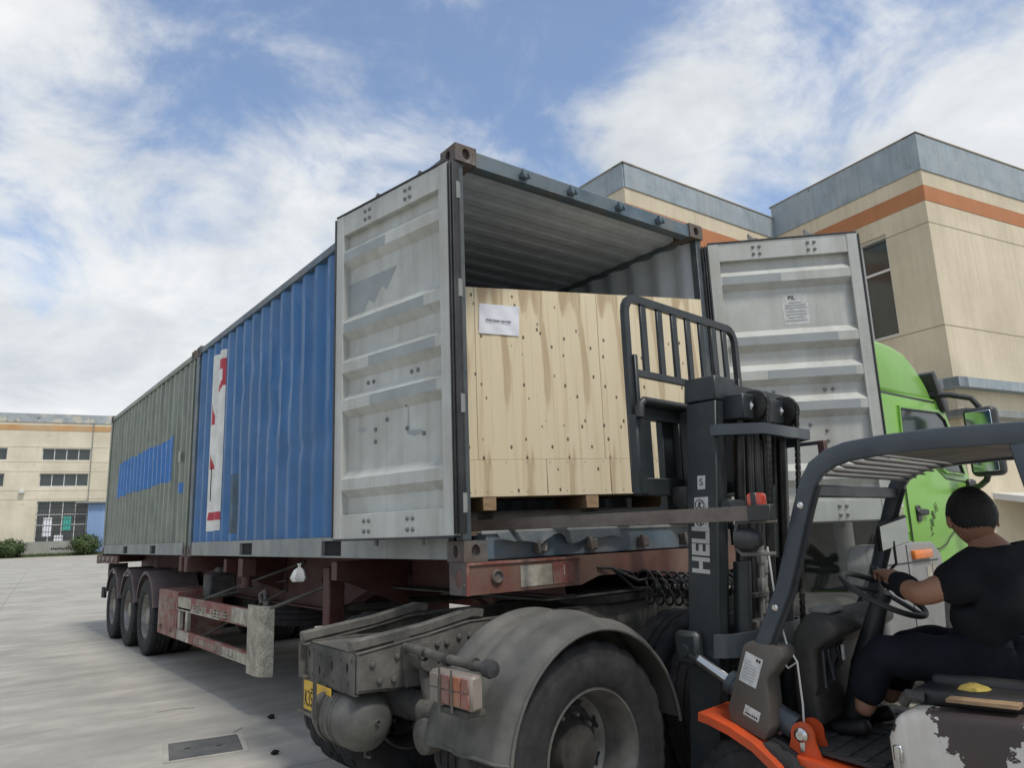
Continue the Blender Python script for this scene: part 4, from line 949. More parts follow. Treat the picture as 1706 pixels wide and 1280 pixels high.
# ------------------------------------------------------------------ tractor unit (x forward, rear axle at the origin)
TT = thing('tractor_unit', 'dusty truck tractor with lime green cab turned square under the trailer', 'truck', (.1, .345, 0), R(2.5))
for s in (-1, 1):
    yo = .42 if s < 0 else .25; m = MB(); y0 = (yo-.02)*s; y1 = yo*s; yf = yo-.035
    pr = [(-.82, .806), (-.82, .984), (-.42, 1.03), (-.15, 1.07), (3.5, 1.07), (3.5, .80), (-.3, .775)]
    m.prism(pr, 'y', y0, y1)
    m.sweep([(-.815, s*yf, .98), (-.42, s*yf, 1.026), (-.15, s*yf, 1.066), (3.5, s*yf, 1.066)], .07, .012, (0, 1, 0)); m.sweep([(-.815, s*yf, .812), (-.3, s*yf, .782), (3.5, s*yf, .806)], .07, .012, (0, 1, 0))
    m.build('chassis_rail', m_chassis, TT, ang=30)
    rv = None
    for x, z in ((-.74, .93), (-.60, .95), (-.52, .96), (-.70, .85), (-.62, .845), (-.22, 1.0), (-.15, 1.0), (-.02, 1.0), (.06, 1.0), (.12, 1.0), (-.36, .98), (-.30, .98), (.02, .86), (.1, .86)):
        if rv is None: rv = MB().lathe([(.016, 0), (.016, -.009), (.009, -.015), (.001, -.015)], ax='y', n=8).build('rivet', m_chassis, TT); o = rv
        else: o = share(rv)
        o.location = (x, y1, z); o.rotation_euler = (0, 0, 0 if s < 0 else PI)
# drilled rear cross member
def skw(v): return Vector((v.x+.06*(v.y+.42), v.y, v.z))
cm = MB(); cells = [(.245, .10, .06, .13, .013, .022), (.10, -.05, .06, .06, .012, .02), (-.05, -.22, .07, .10, .015, .028), (-.22, -.405, .09, .11, .014, .024)]
for ya, yb, cu_, cv_, ru, rv_ in cells: cm.plate_hole((-.825, ya, .80), (0, -1, 0), (0, 0, 1), ya-yb, .185, (cu_, cv_, ru, rv_), .03)
cm.box(-.823, -.805, -.405, .245, .79, .801); cm.move(skw); cm.build('rear_cross_member', m_chassis, TT, ang=30)
hl = None
for y, z in ((.21, .86), (.20, .95), (.13, .83), (.06, .94), (.12, .95), (.02, .94), (-.03, .84), (-.11, .94), (-.15, .83), (-.24, .94), (-.33, .84), (-.37, .95), (.225, .90)):
    if hl is None: hl = MB().lathe([(.011, 0), (.008, .003), (.001, .003)], ax='x', n=8).build('painted_bolt_hole', m_dark, TT); o = hl  # small black discs on the plate, painted as shaded holes
    else: o = share(hl)
    o.location = skw(Vector((-.8265, y, z)))
MB().box(-.82, -.56, -.40, .23, .985, .991).move(skw).build('top_plate', m_chassis, TT)
for s, ry in ((-1, -.36), (1, .20)):
    m = MB(); m.sweep([(-.83, ry, 1.018), (-.80, ry, 1.022), (-.40, ry, 1.062), (-.10, ry, 1.112), (-.02, ry, 1.10)], .055, .052, (0, 1, 0)); rounded(m, .008, 1).build('guide_ramp', m_chassis, TT)
    MB().prism([(-.78, ry*.83), (-.30, ry*.33), (-.26, ry*.44), (-.70, ry*.92)], 'z', .993, .999).build('ramp_brace', m_chassis, TT)
    MB().box(-.6, -.5, ry*.92, ry*1.08, .992, 1.03).build('ramp_foot', m_chassisd, TT)
# air tank with straps
tk = MB(); tk.lathe([(.001, -.40), (.05, -.395), (.10, -.375), (.14, -.33), (.145, -.30), (.145, -.02), (.13, .03), (.09, .06), (.001, .075)], (-.715, -.0, .655), 'y', 36); tank = tk.build('air_tank', m_tank, TT, ang=50)
for y in (-.21, -.18, -.12): MB().lathe([(.1455, y-.003), (.1485, y-.002), (.1485, y+.002), (.1455, y+.003)], (-.715, 0, .655), 'y', 36).build('weld_seam', m_tank, tank)
MB().lathe([(.012, -.41), (.012, -.395)], (-.70, 0, .655), 'y', 8).build('plug', m_bolt, tank)
for y in (-.06,):
    MB().lathe([(.147, y-.018), (.152, y-.018), (.152, y+.018), (.147, y+.018)], (-.715, 0, .655), 'y', 36).build('strap', m_chassis, tank)
    MB().box(-.872, -.866, -.078, -.042, .66, .99).build('strap', m_chassis, tank)
MB().tube([(-.70, -.28, .51), (-.70, -.28, .48), (-.68, -.30, .475)], .008, 6).build('drain_valve', m_chassis, tank)
# number plate
pb = MB(); pb.box(-.832, -.826, -.06, .27, .635, .80); pb.box(-.86, -.826, -.06, .285, .627, .635); pb.move(skw); pbk = pb.build('plate_bracket', m_chassis, TT)
np_ = MB().box(-.837, -.833, -.14, .225, .645, .792, .001).move(skw).build('number_plate', m_yellow, TT)
up_ = Vector((.06, 1, 0)).normalized(); pl0 = skw(Vector((-.8385, .212, .70)))
text('K357', .115, m_ink, np_, pl0, -up_, (0, 0, 1), sx=.60, align='LEFT')
text('..', .09, m_ink, np_, skw(Vector((-.8385, .13, .777))), -up_, (0, 0, 1), sx=.9, align='LEFT')
# lamps
tlp = MB().box(-.70, -.63, -1.17, -.86, .815, .955, .012).build('tail_light', m_lampclear, TT)
for ya, yb, mm in ((-.87, -.935, m_lampclear), (-.94, -1.02, mat('dull_red_lens', (.22, .085, .07), .45, var=.2, dirt=(.22, .17, .14), da=.8, ds=8)), (-1.025, -1.10, mat('dull_orange_lens', (.33, .12, .06), .45, var=.2, dirt=(.25, .18, .14), da=.7, ds=8)), (-1.105, -1.16, mat('dusty_red_lens', (.25, .075, .055), .45, var=.2, dirt=(.22, .17, .14), da=.7, ds=8))):
    for z0, z1 in ((.825, .883), (.887, .945)): MB().box(-.706, -.699, ya, yb, z0, z1, .004).build('lens', mm, tlp)
for y in (-.955, -1.045): MB().box(-.712, -.707, y-.005, y+.005, .80, .97).build('lens_guard', m_chassis, tlp)
MB().box(-.70, -.60, -1.14, -.94, .785, .812, .004).build('lamp_bracket', m_chassisd, TT)
MB().box(-.79, -.73, .26, .33, .84, .95, .01).build('tail_light', m_lampred, TT)
br = MB(); br.tube([(-.56, -.43, .99), (-.58, -.62, .99), (-.60, -.80, .985), (-.60, -1.15, .975)], .022, 10); br.build('lamp_bar', m_chassis, TT)
MB().lathe([(.028, -1.14), (.036, -1.15), (.040, -1.18), (.034, -1.20), (.001, -1.21)], (-.60, 0, .975), 'y', 14).build('bar_end_cap', m_black, TT)
for y in (-.66, -.86, -1.06): MB().lathe([(.022, y-.012), (.030, y-.012), (.030, y+.012), (.022, y+.012)], (-.598, 0, .981), 'y', 12).build('bar_clamp', m_chassisd, TT)
# suspension clutter beside the rail
su = MB(); su.tube([(-.50, -.43, .93), (-.50, -.56, .93)], .05, 12); su.tube([(-.50, -.50, .93), (-.49, -.52, .80), (-.47, -.53, .70)], .03, 10); su.lathe([(.001, -.62), (.05, -.62), (.05, -.50), (.001, -.50)], (-.50, 0, .70), 'y', 12); su.build('shock_absorber', m_chassis, TT)
pl_ = MB(); pl_.prism([(-.58, .99), (-.42, 1.0), (-.40, .92), (-.47, .80), (-.56, .80)], 'y', -.445, -.423); pl_.build('shock_bracket', m_chassis, TT)
bp_ = MB(); bp_.tube([(-.44, -.48, .90), (-.36, -.58, .94), (-.40, -.70, .92), (-.30, -.80, .86)], .012, 6); bp_.build('air_hose', m_black, TT)
for y, z in ((-.60, .77), (-.55, .74)): MB().tube([(-.50, -.46, .70), (-.35, y, z), (.0, y, z)], .014, 6).build('air_hose', m_black, TT)
bc_ = MB(); bc_.lathe([(.001, -.60), (.03, -.60), (.05, -.592), (.078, -.575), (.082, -.55), (.082, -.46), (.092, -.455), (.092, -.435), (.082, -.43), (.08, -.34), (.05, -.33), (.001, -.33)], (0, -.60, .60), 'x', 24); bc_.build('brake_chamber', m_chassis, TT)
bc_ = MB(); bc_.lathe([(.001, -.52), (.05, -.515), (.075, -.49), (.078, -.36), (.05, -.34), (.001, -.34)], (0, -.86, .50), 'x', 20); bc_.build('brake_chamber', m_chassisd, TT)
# axles and wheels
w0 = None
for x in (0., 1.33):
    for s in (-1, 1):
        for k, yy in enumerate((1.055, .72)):
            if w0 is None:
                w0 = make_wheel(TT, (x, -1.055, .505), .51, .285, .295, -1, .085, -.02, mat('truck_rim', (.15, .147, .138), .5, .4, var=.2, vs=9, dirt=(.085, .078, .068), da=.8, ds=7, rust=.14), m_rimd, True, 8)
            else:
                w = copy_tree(w0, TT, (x+(.10 if s > 0 else 0), s*(yy-(.06 if s > 0 else 0)), .505)); w.rotation_euler = (0, random.uniform(0, .7), 0 if (s < 0) == (k == 0) else PI)
    MB().tube([(x, -1.0, .505), (x, 1.0, .505)], .09, 12).build('axle', m_chassisd, TT); MB().lathe([(.001, -.22), (.12, -.18), (.19, -.05), (.19, .05), (.12, .18), (.001, .22)], (x, 0, .505), 'y', 20).build('differential', m_chassisd, TT)
# mudguards with pressed ribs
def mudguard(x0, s):
    m = MB()
    def prof(v):   # across the width: height of the pressing
        b_ = .026*(max(0, math.sin((v-.06)*PI*5.2))**.7 if .06 < v < .82 else 0); e = -.05*max(0, (v-.90)/.10)**1.5 - .03*max(0, (.06-v)/.06)
        return b_+e
    def P(u, v):
        a = R(172-166*u); r = .607+prof(v); return (x0+r*math.cos(a), s*(.64+.60*v), .515+r*math.sin(a))
    m.grid(P, 40, 40)
    # rolled outer lip
    m.tube([(x0+.560*math.cos(R(172-166*k/30)), s*1.243, .515+.560*math.sin(R(172-166*k/30))) for k in range(31)], .009, 6)
    m.tube([(x0+(.604+prof(k/12))*math.cos(R(172)), s*(.64+.60*k/12), .515+(.604+prof(k/12))*math.sin(R(172))) for k in range(13)], .009, 6)
    o = m.build('mudguard', m_fender, TT, ang=70); return o
mudguard(0., -1)
# fifth wheel, deck, tanks
fw_ = MB(); fw_.prism([(.75, -.18), (.72, -.42), (.95, -.48), (1.35, -.46), (1.55, -.25), (1.55, .25), (1.35, .46), (.95, .48), (.72, .42), (.75, .18), (1.05, .05), (1.05, -.05)], 'z', 1.078, 1.122); fw_.build('fifth_wheel', m_grease, TT)
MB().box(1.75, 3.0, -.55, .55, 1.075, 1.095, .003).build('deck_plate', mat('chequer_plate', (.30, .30, .28), .5, .4, var=.2, vs=14, dirt=(.15, .14, .12), da=.6), TT)
ft = rounded(MB().box(2.05, 3.05, -1.18, -.55, .42, 1.0), .10, 4); ft.build('fuel_tank', m_chassisd, TT, ang=50)
MB().box(1.95, 3.0, .5, 1.15, .45, 1.0, .03).build('battery_box', m_chassisd, TT)
hp = MB(); hp.box(3.08, 3.14, -.45, .45, 1.1, 1.75, .01); hp.build('hose_stand', m_chassisd, TT)
# coiled air lines
for k, (y, z, ph) in enumerate(((-.54, 1.21, 0), (-.60, 1.16, 1.1), (-.56, 1.11, 2.2))):
    pts = []; N_ = 13
    for i in range(N_*14+1):
        t = i/14; a = 2*PI*t+ph; f_ = t/N_; x = 1.16+1.25*f_
        pts.append((x, y+.3*max(0, f_-.55)+.052*math.cos(a), z-.05*math.sin(f_*PI)+.056*math.sin(a)))
    pts = [(.82, -.47, 1.30), (.92, -.50, 1.29), (1.05, y, z+.05)]+pts+[(2.6, y+.25, z+.08), (3.1, -.3, 1.45)]
    MB().tube(pts, .0085, 6).build('coiled_air_line', m_black, TT)
# front axle
wf = copy_tree(w0, TT, (4.62, -1.03, .505)); wf2 = copy_tree(w0, TT, (4.62, 1.03, .505), (0, 0, PI))
# cab
cabp = [(3.30, 1.02), (3.28, 2.48), (3.35, 2.56), (4.55, 2.58), (4.72, 2.50), (5.10, 1.86), (5.22, 1.72), (5.26, .62), (5.16, .52), (5.05, .52), (5.02, .80)]+arc(4.62, .56, .60, 12, 168, 12)[0:]+[(4.02, .95), (3.62, 1.02)]
cab = rounded(MB().prism(cabp, 'y', -1.235, 1.235), .05, 3); cabo = cab.build('cab', m_green, TT, ang=40)
fa = [(3.30, 2.56), (3.28, 2.86), (3.36, 3.0), (3.62, 3.0), (3.86, 2.985), (4.06, 2.95), (4.24, 2.86), (4.40, 2.74), (4.52, 2.62), (4.56, 2.55)]
rounded(MB().prism(fa, 'y', -1.21, 1.21), .07, 4).build('roof_fairing', m_green, TT, ang=45)
MB().box(3.3, 4.5, -1.238, -1.2, 2.535, 2.552).build('fairing_seam', m_black, TT)
vz = MB(); vz.prism([(4.42, 2.80), (4.50, 2.83), (4.72, 2.56), (4.70, 2.46), (4.60, 2.47), (4.50, 2.62)], 'y', -1.28, 1.28); rounded(vz, .015, 2).build('sun_visor', m_black, TT)
MB().box(3.245, 3.278, -1.22, 1.22, .98, 2.5, .01).build('rear_panel', m_chassisd, TT)
# side door with its window
for s in (-1, 1):
    yA, yB = (s*1.228, s*1.252)
    low_ = [(3.60, 1.30), (3.60, 1.955), (4.25, 1.955), (4.45, 1.86), (4.98, 1.835), (5.03, 1.72), (5.03, 1.34)]+arc(4.62, .80, .62, 48, 125, 9)[0:]+[(4.10, 1.27)]
    dp = rounded(MB().prism(low_, 'y', yA, yB), .012, 2).build('side_door', m_green, TT, ang=40)
    MB().sweep([(x, s*1.2535, z) for x, z in low_+[low_[0]]], .004, .010, (0, 1, 0)).build('door_gap', m_black, dp, ang=0)
    wl_ = [(3.66, 1.99), (3.70, 2.44), (4.52, 2.46), (4.66, 2.40), (4.93, 1.90), (4.50, 1.92), (4.28, 2.01)]
    loop = [(x, s*1.245, z) for x, z in wl_]+[(wl_[0][0], s*1.245, wl_[0][1])]
    MB().sweep(loop, .02, .028, (0, 1, 0)).build('window_frame', m_green, dp, ang=30)
    MB().sweep([(x*1.0+.0*(x-4.2), s*1.247, z) for x, z in [(4.2+(x-4.2)*.97, 2.18+(z-2.18)*.95) for x, z in wl_+[wl_[0]]]], .016, .014, (0, 1, 0)).build('window_seal', m_black, dp, ang=30)
    MB().prism(wl_, 'y', s*1.236, s*1.241).build('window', m_pane, dp, ang=0)
    hh = MB(); hh.box(3.72, 3.92, s*1.25, s*1.285, 1.55, 1.60, .012); hh.box(3.72, 3.80, s*1.25, s*1.268, 1.50, 1.63, .01); hh.build('door_handle', m_black, dp)
    MB().box(3.34, 3.585, s*1.236, s*1.243, 1.42, 2.46).build('rear_quarter_panel', m_green, TT)
    # wheel arch fender and steps
    fe = [(2.95, .62), (2.98, 1.20), (3.08, 1.335), (3.60, 1.355), (3.95, 1.345), (4.12, 1.22), (4.05, .98), (3.98, .62)]
    fn = rounded(MB().prism(fe, 'y', s*.98, s*1.262), .03, 3).build('fender', m_cabgrey, TT, ang=40)
    rounded(MB().box(3.50, 3.84, s*1.255, s*1.295, 1.215, 1.285), .012, 2).build('marker_lamp', m_lampamber, fn)
    MB().box(3.0, 4.0, s*1.26, s*1.266, 1.19, 1.20).build('fender_seam', m_black, fn)
    MB().box(3.42, 3.43, s*1.26, s*1.266, .65, 1.33).build('fender_seam', m_black, fn)
    MB().box(3.55, 4.0, s*1.0, s*1.24, .36, .44, .02).build('step', m_black, TT)
    # mirrors
    mi = MB(); mi.tube([(4.50, s*1.20, 2.62), (4.56, s*1.35, 2.60), (4.60, s*1.50, 2.55), (4.62, s*1.55, 2.46)], .026, 8); mi.tube([(4.62, s*1.55, 1.92), (4.66, s*1.50, 1.83), (4.80, s*1.40, 1.79), (4.95, s*1.26, 1.77)], .026, 8); mi.build('mirror_arm', m_black, TT)
    mh = rounded(MB().box(4.54, 4.68, s*1.42, s*1.68, 1.86, 2.46), .05, 3).build('mirror_housing', m_black, TT, ang=45)
    rounded(MB().box(4.60, 4.715, s*1.40, s*1.66, 1.98, 2.44), .05, 3).build('green_cover', m_green, mh, ang=45)
    for z0, z1 in ((1.90, 2.08), (2.12, 2.42)): rounded(MB().box(4.532, 4.541, s*1.45, s*1.65, z0, z1), .004, 1).build('mirror_glass', m_mirror, mh)
    MB().box(4.9, 5.04, s*1.24, s*1.30, 1.66, 1.86, .02).build('mirror_foot', m_black, TT)
ws = MB(); ws.add([(4.735, -1.12, 2.44), (4.735, 1.12, 2.44), (5.105, 1.16, 1.89), (5.105, -1.16, 1.89)], [(0, 1, 2, 3)]); ws.build('windscreen', m_pane, TT, ang=0)
rounded(MB().box(5.20, 5.40, -1.24, 1.24, .35, .92), .05, 3).build('bumper', m_cabgrey, TT, ang=45)
for k, ch in enumerate('上海集运'):
    f_ = k/3; text(ch, .085, m_ink, cabo, (3.985+.15*f_**1.6, -1.2535, 1.415+.19*f_), (math.cos(R(20)), 0, math.sin(R(20))), (0, 0, 1))
MB().box(3.40, 3.52, -1.2475, -1.2435, 1.62, 2.02).build('paper_notice', m_sticker, TT)
MB().box(3.42, 3.50, -1.2475, -1.2445, 1.56, 1.61).build('white_marks', m_barwhite, TT)
MB().box(3.75, 3.83, -1.2665, -1.2625, 1.07, 1.15).build('white_marks', m_barwhite, TT); MB().box(3.87, 3.93, -1.2665, -1.2625, 1.10, 1.17).build('white_marks', m_barwhite, TT)
MB().tube([(3.2, -.9, 1.1), (3.2, -.9, 2.6), (3.2, -.9, 2.75)], .07, 14).build('exhaust_stack', m_cabgrey, TT)

# ------------------------------------------------------------------ forklift (x forward, y left; carriage face at x=0)
FK = thing('forklift', 'dark grey and orange forklift facing the container with its forks raised', 'forklift', (1.104, -.806, 0), R(97))
def lean(v): return Vector((v.x-.083*(v.z-.45), v.y, v.z))
for s in (1, -1):
    m = MB(); m.box(-.235, -.063, s*.375, s*.402, .10, 2.17, .004); m.box(-.235, -.215, s*.325, s*.376, .10, 2.17); m.box(-.083, -.063, s*.325, s*.376, .10, 2.17); m.move(lean); om = m.build('outer_mast_channel', m_mast, FK)
    if s > 0: mastL = om
    m = MB(); m.box(-.21, -.075, s*.30, s*.322, .55, 2.24, .003); m.box(-.21, -.19, s*.255, s*.301, .55, 2.24); m.box(-.095, -.075, s*.255, s*.301, .55, 2.24); m.move(lean); m.build('inner_mast_channel', m_mast, FK)
    m = MB(); m.tube([(-.275, s*.235, .15), (-.275, s*.235, 1.35)], .045, 14); m.move(lean); m.build('lift_cylinder', m_mast, FK)
    m = MB(); m.tube([(-.275, s*.235, 1.35), (-.275, s*.235, 2.18)], .026, 12); m.move(lean); m.build('lift_rod', m_grease, FK)
    m = MB(); m.lathe([(.022, .03), (.078, .03), (.084, .026), (.070, .016), (.070, -.016), (.084, -.026), (.078, -.03), (.022, -.03)], (-.325, s*.17, 2.14), 'y', 28); m.move(lean); sv = m.build('chain_sheave', m_grease, FK)
    m = MB(); m.tube([(-.325, s*.17-.05, 2.14), (-.325, s*.17+.062, 2.14)], .02, 8); m.lathe([(.03, .045), (.03, .058), (.012, .066)], (-.325, s*.17, 2.14), 'y', 6); m.move(lean); m.build('sheave_bolt', m_chrome, sv)
    # leaf chain: links over the sheave and down both falls
    for x0 in (-.40, -.25):
        m = MB()
        for k in range(34 if x0 < -.3 else 12):
            z = 2.13-k*.034
            for dy in (-.014, 0, .014): m.box(x0-.008, x0+.008, s*.17+dy-.004, s*.17+dy+.004, z-.016+(.006 if dy else 0), z+.014+(.006 if dy else 0))
        m.move(lean); m.build('lift_chain', m_grease, FK, ang=0)
    m = MB(); m.tube([(-.325+.078*math.cos(a*PI/8), s*.17, 2.14+.078*math.sin(a*PI/8)) for a in range(9)], .014, 6); m.move(lean); m.build('lift_chain', m_grease, FK)
m = MB(); m.box(-.235, -.05, .19, .405, 2.175, 2.30, .006); m.box(-.225, -.06, -.402, .19, 2.19, 2.275, .004); m.move(lean); m.build('mast_crosshead', m_mast, FK)
m = MB(); m.box(-.34, -.20, -.31, .31, 2.07, 2.20, .006); m.move(lean); m.build('sheave_beam', m_mast, FK)
def tie(z0, z1, bulge):
    m = MB(); pts = [(-.215, .41), (-.26, .405), (-.30, .36), (-.30-bulge, .26), (-.30-bulge, -.28), (-.30, -.38), (-.26, -.405), (-.215, -.41)]
    m.sweep([(x, y, (z0+z1)/2) for x, y in pts], z1-z0, .028, (0, 0, 1)); m.move(lean); return m
tie(1.985, 2.04, .11).build('upper_tie_bar', m_guard, FK, ang=50)
tie(.90, 1.01, .02).build('lower_tie_bar', m_guard, FK, ang=50)
m = MB(); m.box(-.16, -.09, -.32, .32, .14, .30, .006); m.move(lean); m.build('mast_foot_beam', m_mast, FK)
MB().box(-.585, -.545, -.425, -.38, 1.80, 1.985, .004).build('guard_stay', m_maroon, FK)
MB().box(-.58, -.33, -.42, -.39, 1.965, 1.985, .002).build('guard_stay', m_guard, FK)
for k, (y, x) in enumerate(((.07, -.25), (.03, -.26), (-.02, -.25), (-.07, -.26), (-.12, -.25), (.12, -.27))):
    m = MB(); m.tube([(x, y, .30), (x-.01, y, 1.1), (x, y+.01*(k % 3), 2.06)], .013, 7); m.move(lean); m.build('mast_hose', m_black, FK)
for k, (y, z) in enumerate(((.10, 1.35), (.065, 1.30))):
    m = MB(); m.tube([(-.31, y, z-.34), (-.31, y, z+.10)], .016, 8); m.lathe([(.02, z-.16), (.024, z-.15), (.024, z-.1), (.02, z-.09)], (-.31, y, 0), 'z', 6); m.lathe([(.02, z-.02), (.024, z-.01), (.024, z+.04), (.02, z+.05)], (-.31, y, 0), 'z', 6); m.move(lean); m.build('hose_fitting', m_cabgrey, FK)
m = MB(); m.tube([(-.315, .085, 1.30), (-.315, .085, 1.62)], .006, 6); m.move(lean); m.build('grease_pipe', m_black, FK)
m = MB(); m.box(-.33, -.29, .02, .2, 1.17, 1.19); m.move(lean); m.build('hose_clamp', m_chassis, FK)
m = MB(); m.box(-.34, -.28, .05, .2, .99, 1.06, .01); m.box(-.35, -.27, .08, .11, 1.05, 1.09, .006); m.move(lean); m.build('valve_block', m_chassis, FK)
m = MB(); m.box(-.20, -.12, .02, -.25, .6, 2.0); m.move(lean); m.build('mast_shade_plate', m_black, FK)  # added black plate, paints the dark between the mast channels
m = MB(); m.box(-.30, -.25, .22, .39, 1.62, 1.66, .004); m.move(lean); m.build('cylinder_clamp', m_mast, FK)
# carriage, backrest, forks
cg = MB(); cg.box(-.055, -.005, -.56, .60, 2.10, 2.175, .004); cg.box(-.055, -.005, -.56, .60, 1.70, 1.79, .004)
cg.build('carriage_frame', m_mast, FK)
for y0, y1 in ((.515, .60), (.18, .25), (-.25, -.18), (-.56, -.48)): MB().box(-.052, -.008, y0, y1, 1.785, 2.105, .003).build('carriage_upright', m_mast, FK)
for s in (-1, 1): MB().box(-.26, -.05, s*.19, s*.245, 1.72, 2.16, .006).build('carriage_bracket', m_mast, FK)
sh_ = MB(); sh_.tube([(-.075, .60, 2.19), (-.075, -.5, 2.19)], .024, 10); sh_.tube([(-.075, .60, 2.19), (-.075, .63, 2.17), (-.075, .64, 2.10)], .022, 10); sh_.build('side_shift_bar', m_black, FK)
MB().box(-.06, .0, .585, .655, 1.70, 2.12, .01).build('side_shift_plate', m_mast, FK)
hb = MB(); hb.lathe([(.001, 1.62), (.05, 1.63), (.075, 1.66), (.08, 1.74), (.001, 1.75)], (-.12, .33, 0), 'z', 14); hb.tube([(-.1, .25, 1.66), (-.12, .32, 1.58), (-.16, .3, 1.55), (-.22, .22, 1.62)], .022, 8); hb.build('side_shift_hose', m_black, FK)
br = MB(); rr = .09
path = [(.012, .595, 1.72), (.012, .595, 2.70)]+[(.012, .595-rr+rr*math.cos(R(a)), 2.70+rr*math.sin(R(a))) for a in (22, 45, 67, 90)]+[(.012, -.505, 2.79)]+[(.012, -.505-rr*math.sin(R(a)), 2.70+rr*math.cos(R(a))) for a in (22, 45, 67, 90)]+[(.012, -.595, 1.72)]
br.sweep(path, .03, .045, (1, 0, 0)); bro = br.build('backrest_frame', m_mast, FK, ang=50)
for s in (-1, 1): MB().box(-.02, .022, s*.545, s*.574, 1.70, 2.46, .004).build('backrest_bracket', m_mast, bro)
MB().box(-.002, .026, -.57, .57, 2.345, 2.385, .003).build('backrest_rail', m_mast, bro)
for y in (.43, .27, .12, -.03, -.18, -.32, -.455): MB().box(.002, .020, y-.026, y+.026, 2.38, 2.78, .003).build('backrest_bar', m_mast, bro)
for s in (-1, 1):
    f_ = MB(); f_.prism([(-.002, 1.60), (.86, 1.615), (.90, 1.63), (.05, 1.645), (.042, 1.67), (.04, 2.15), (-.002, 2.15)], 'y', s*.28-.06, s*.28+.06); rounded(f_, .004, 1).build('fork', m_mast, FK)
# decals on the mast
def on_mast(x, z): return lean(Vector((x, .4035, z)))
ml = Vector((-1, 0, 0)); mz = Vector((-.083, 0, 1)).normalized()
text('HELI', .135, mat('worn_decal', (.42, .42, .40), .6, var=.1, chip=(.37, (.05, .055, .055)), chs=22), mastL, on_mast(-.145, 1.415), mz, Vector((1, 0, 0)), sx=.90, bold=.005)
for z0, z1, x0, x1 in ((1.52, 1.68, -.185, -.105), (1.72, 1.79, -.17, -.125)):
    d = MB(); d.box(x0, x1, .4022, .4032, z0, z1); d.move(lean); so_ = d.build('warning_sticker', m_sticker, mastL)
    zs = (z0+(z1-z0)*.27, z0+(z1-z0)*.76) if z1-z0 > .1 else ()
    for z in zs:
        c_ = on_mast((x0+x1)/2+.008, z); r_ = .026
        MB().tube([c_+Vector((r_*math.cos(a*PI/8), .0005, r_*math.sin(a*PI/8))) for a in range(16)], .0025, 4, closed=True).build('prohibition_ring', m_ink, so_)
        MB().tube([c_+Vector((-r_*.7, .0005, r_*.7)), c_+Vector((r_*.7, .0005, -r_*.7))], .002, 4).build('prohibition_bar', m_ink, so_)
        MB().tube([c_+Vector((0, .0005, .016)), c_+Vector((.004, .0005, -.004)), c_+Vector((-.008, .0005, -.018))], .005, 5).build('figure_mark', m_ink, so_)
        text('C', .02, m_ink, so_, on_mast(x0+.012, z-.018)+Vector((0, .0008, 0)), ml, mz)
    if not zs: text('S', .05, m_ink, so_, on_mast((x0+x1)/2, (z0+z1)/2)+Vector((0, .0008, 0)), ml, mz)
# tilt cylinder
A_, B_ = Vector((-.10, .445, .93)), Vector((-.70, .445, .62)); d_ = (B_-A_)
MB().tube([A_+d_*.10, A_+d_*.42], .030, 16).build('tilt_rod', m_chrome, FK)
tcb = MB(); tcb.tube([A_+d_*.40, A_+d_*.92], .052, 18); tcb.tube([A_+d_*.40, A_+d_*.45], .056, 18); tcb.tube([A_+d_*.86, A_+d_*.92], .056, 18); tcb.tube([A_+d_*.9, B_], .035, 12); tcb.build('tilt_cylinder', m_guard, FK)
eb = MB(); eb.box(-.20, -.06, .41, .475, .86, 1.02, .02); eb.tube([A_, A_+d_*.14], .034, 10); eb.lathe([(.03, .40), (.03, .49), (.001, .49)], (A_.x-.02, 0, A_.z), 'y', 14); eb.build('tilt_clevis', m_mast, FK)
for y0 in (.385, .478):
    lg = MB(); lg.prism([(-.60, .47), (-.648, .61)]+arc(-.70, .635, .05, 15, 165, 7)+[(-.75, .61), (-.80, .47)], 'y', y0, y0+.022)
    lg.build('tilt_lug', m_orange, FK)
pn = MB(); pn.lathe([(.030, .50), (.030, .512), (.018, .522), (.001, .522)], (-.70, 0, .635), 'y', 16); pn.box(-.712, -.688, .50, .508, .565, .63, .003); pn.build('pivot_pin', m_chrome, FK)
# front fender
fp = [(-.275, .685), (-.33, .675), (-.43, .645), (-.54, .595), (-.64, .52), (-.71, .42), (-.74, .30)]
m = MB(); m.sweep([(x, .50, z) for x, z in fp], .27, .014, (0, 1, 0)); m.sweep([(x, .632, z-.012) for x, z in fp], .008, .035, (0, 1, 0)); m.build('front_fender', m_orange, FK, ang=50)
m = MB(); m.sweep([(x, -.50, z) for x, z in fp], .27, .014, (0, 1, 0)); m.build('front_fender', m_orange, FK, ang=50)
# frame sides, floor, mat
for s in (-1, 1):
    fs = MB(); fs.prism([(-.60, .25), (-.60, .56), (-.76, .545), (-1.06, .50), (-1.06, .22), (-.8, .16)], 'y', s*.36, s*.53); rounded(fs, .012, 2).build('frame_side', m_orange, FK, ang=40)
fl_ = MB(); fl_.prism([(-.50, .60), (-.62, .585), (-1.06, .545), (-1.06, .53), (-.62, .57), (-.50, .58)], 'y', -.46, .46); fl_.build('floor_plate', m_mat, FK)
for i in range(5):
    for j in range(9):
        x = -.70-.072*i; y = .41-.1*j; z = .585-.0909*(-(x+.62))*1.0
        MB().bc((x, y, z+.003), (.05, .075, .008), .002).build('floor_tread', m_mat, FK)
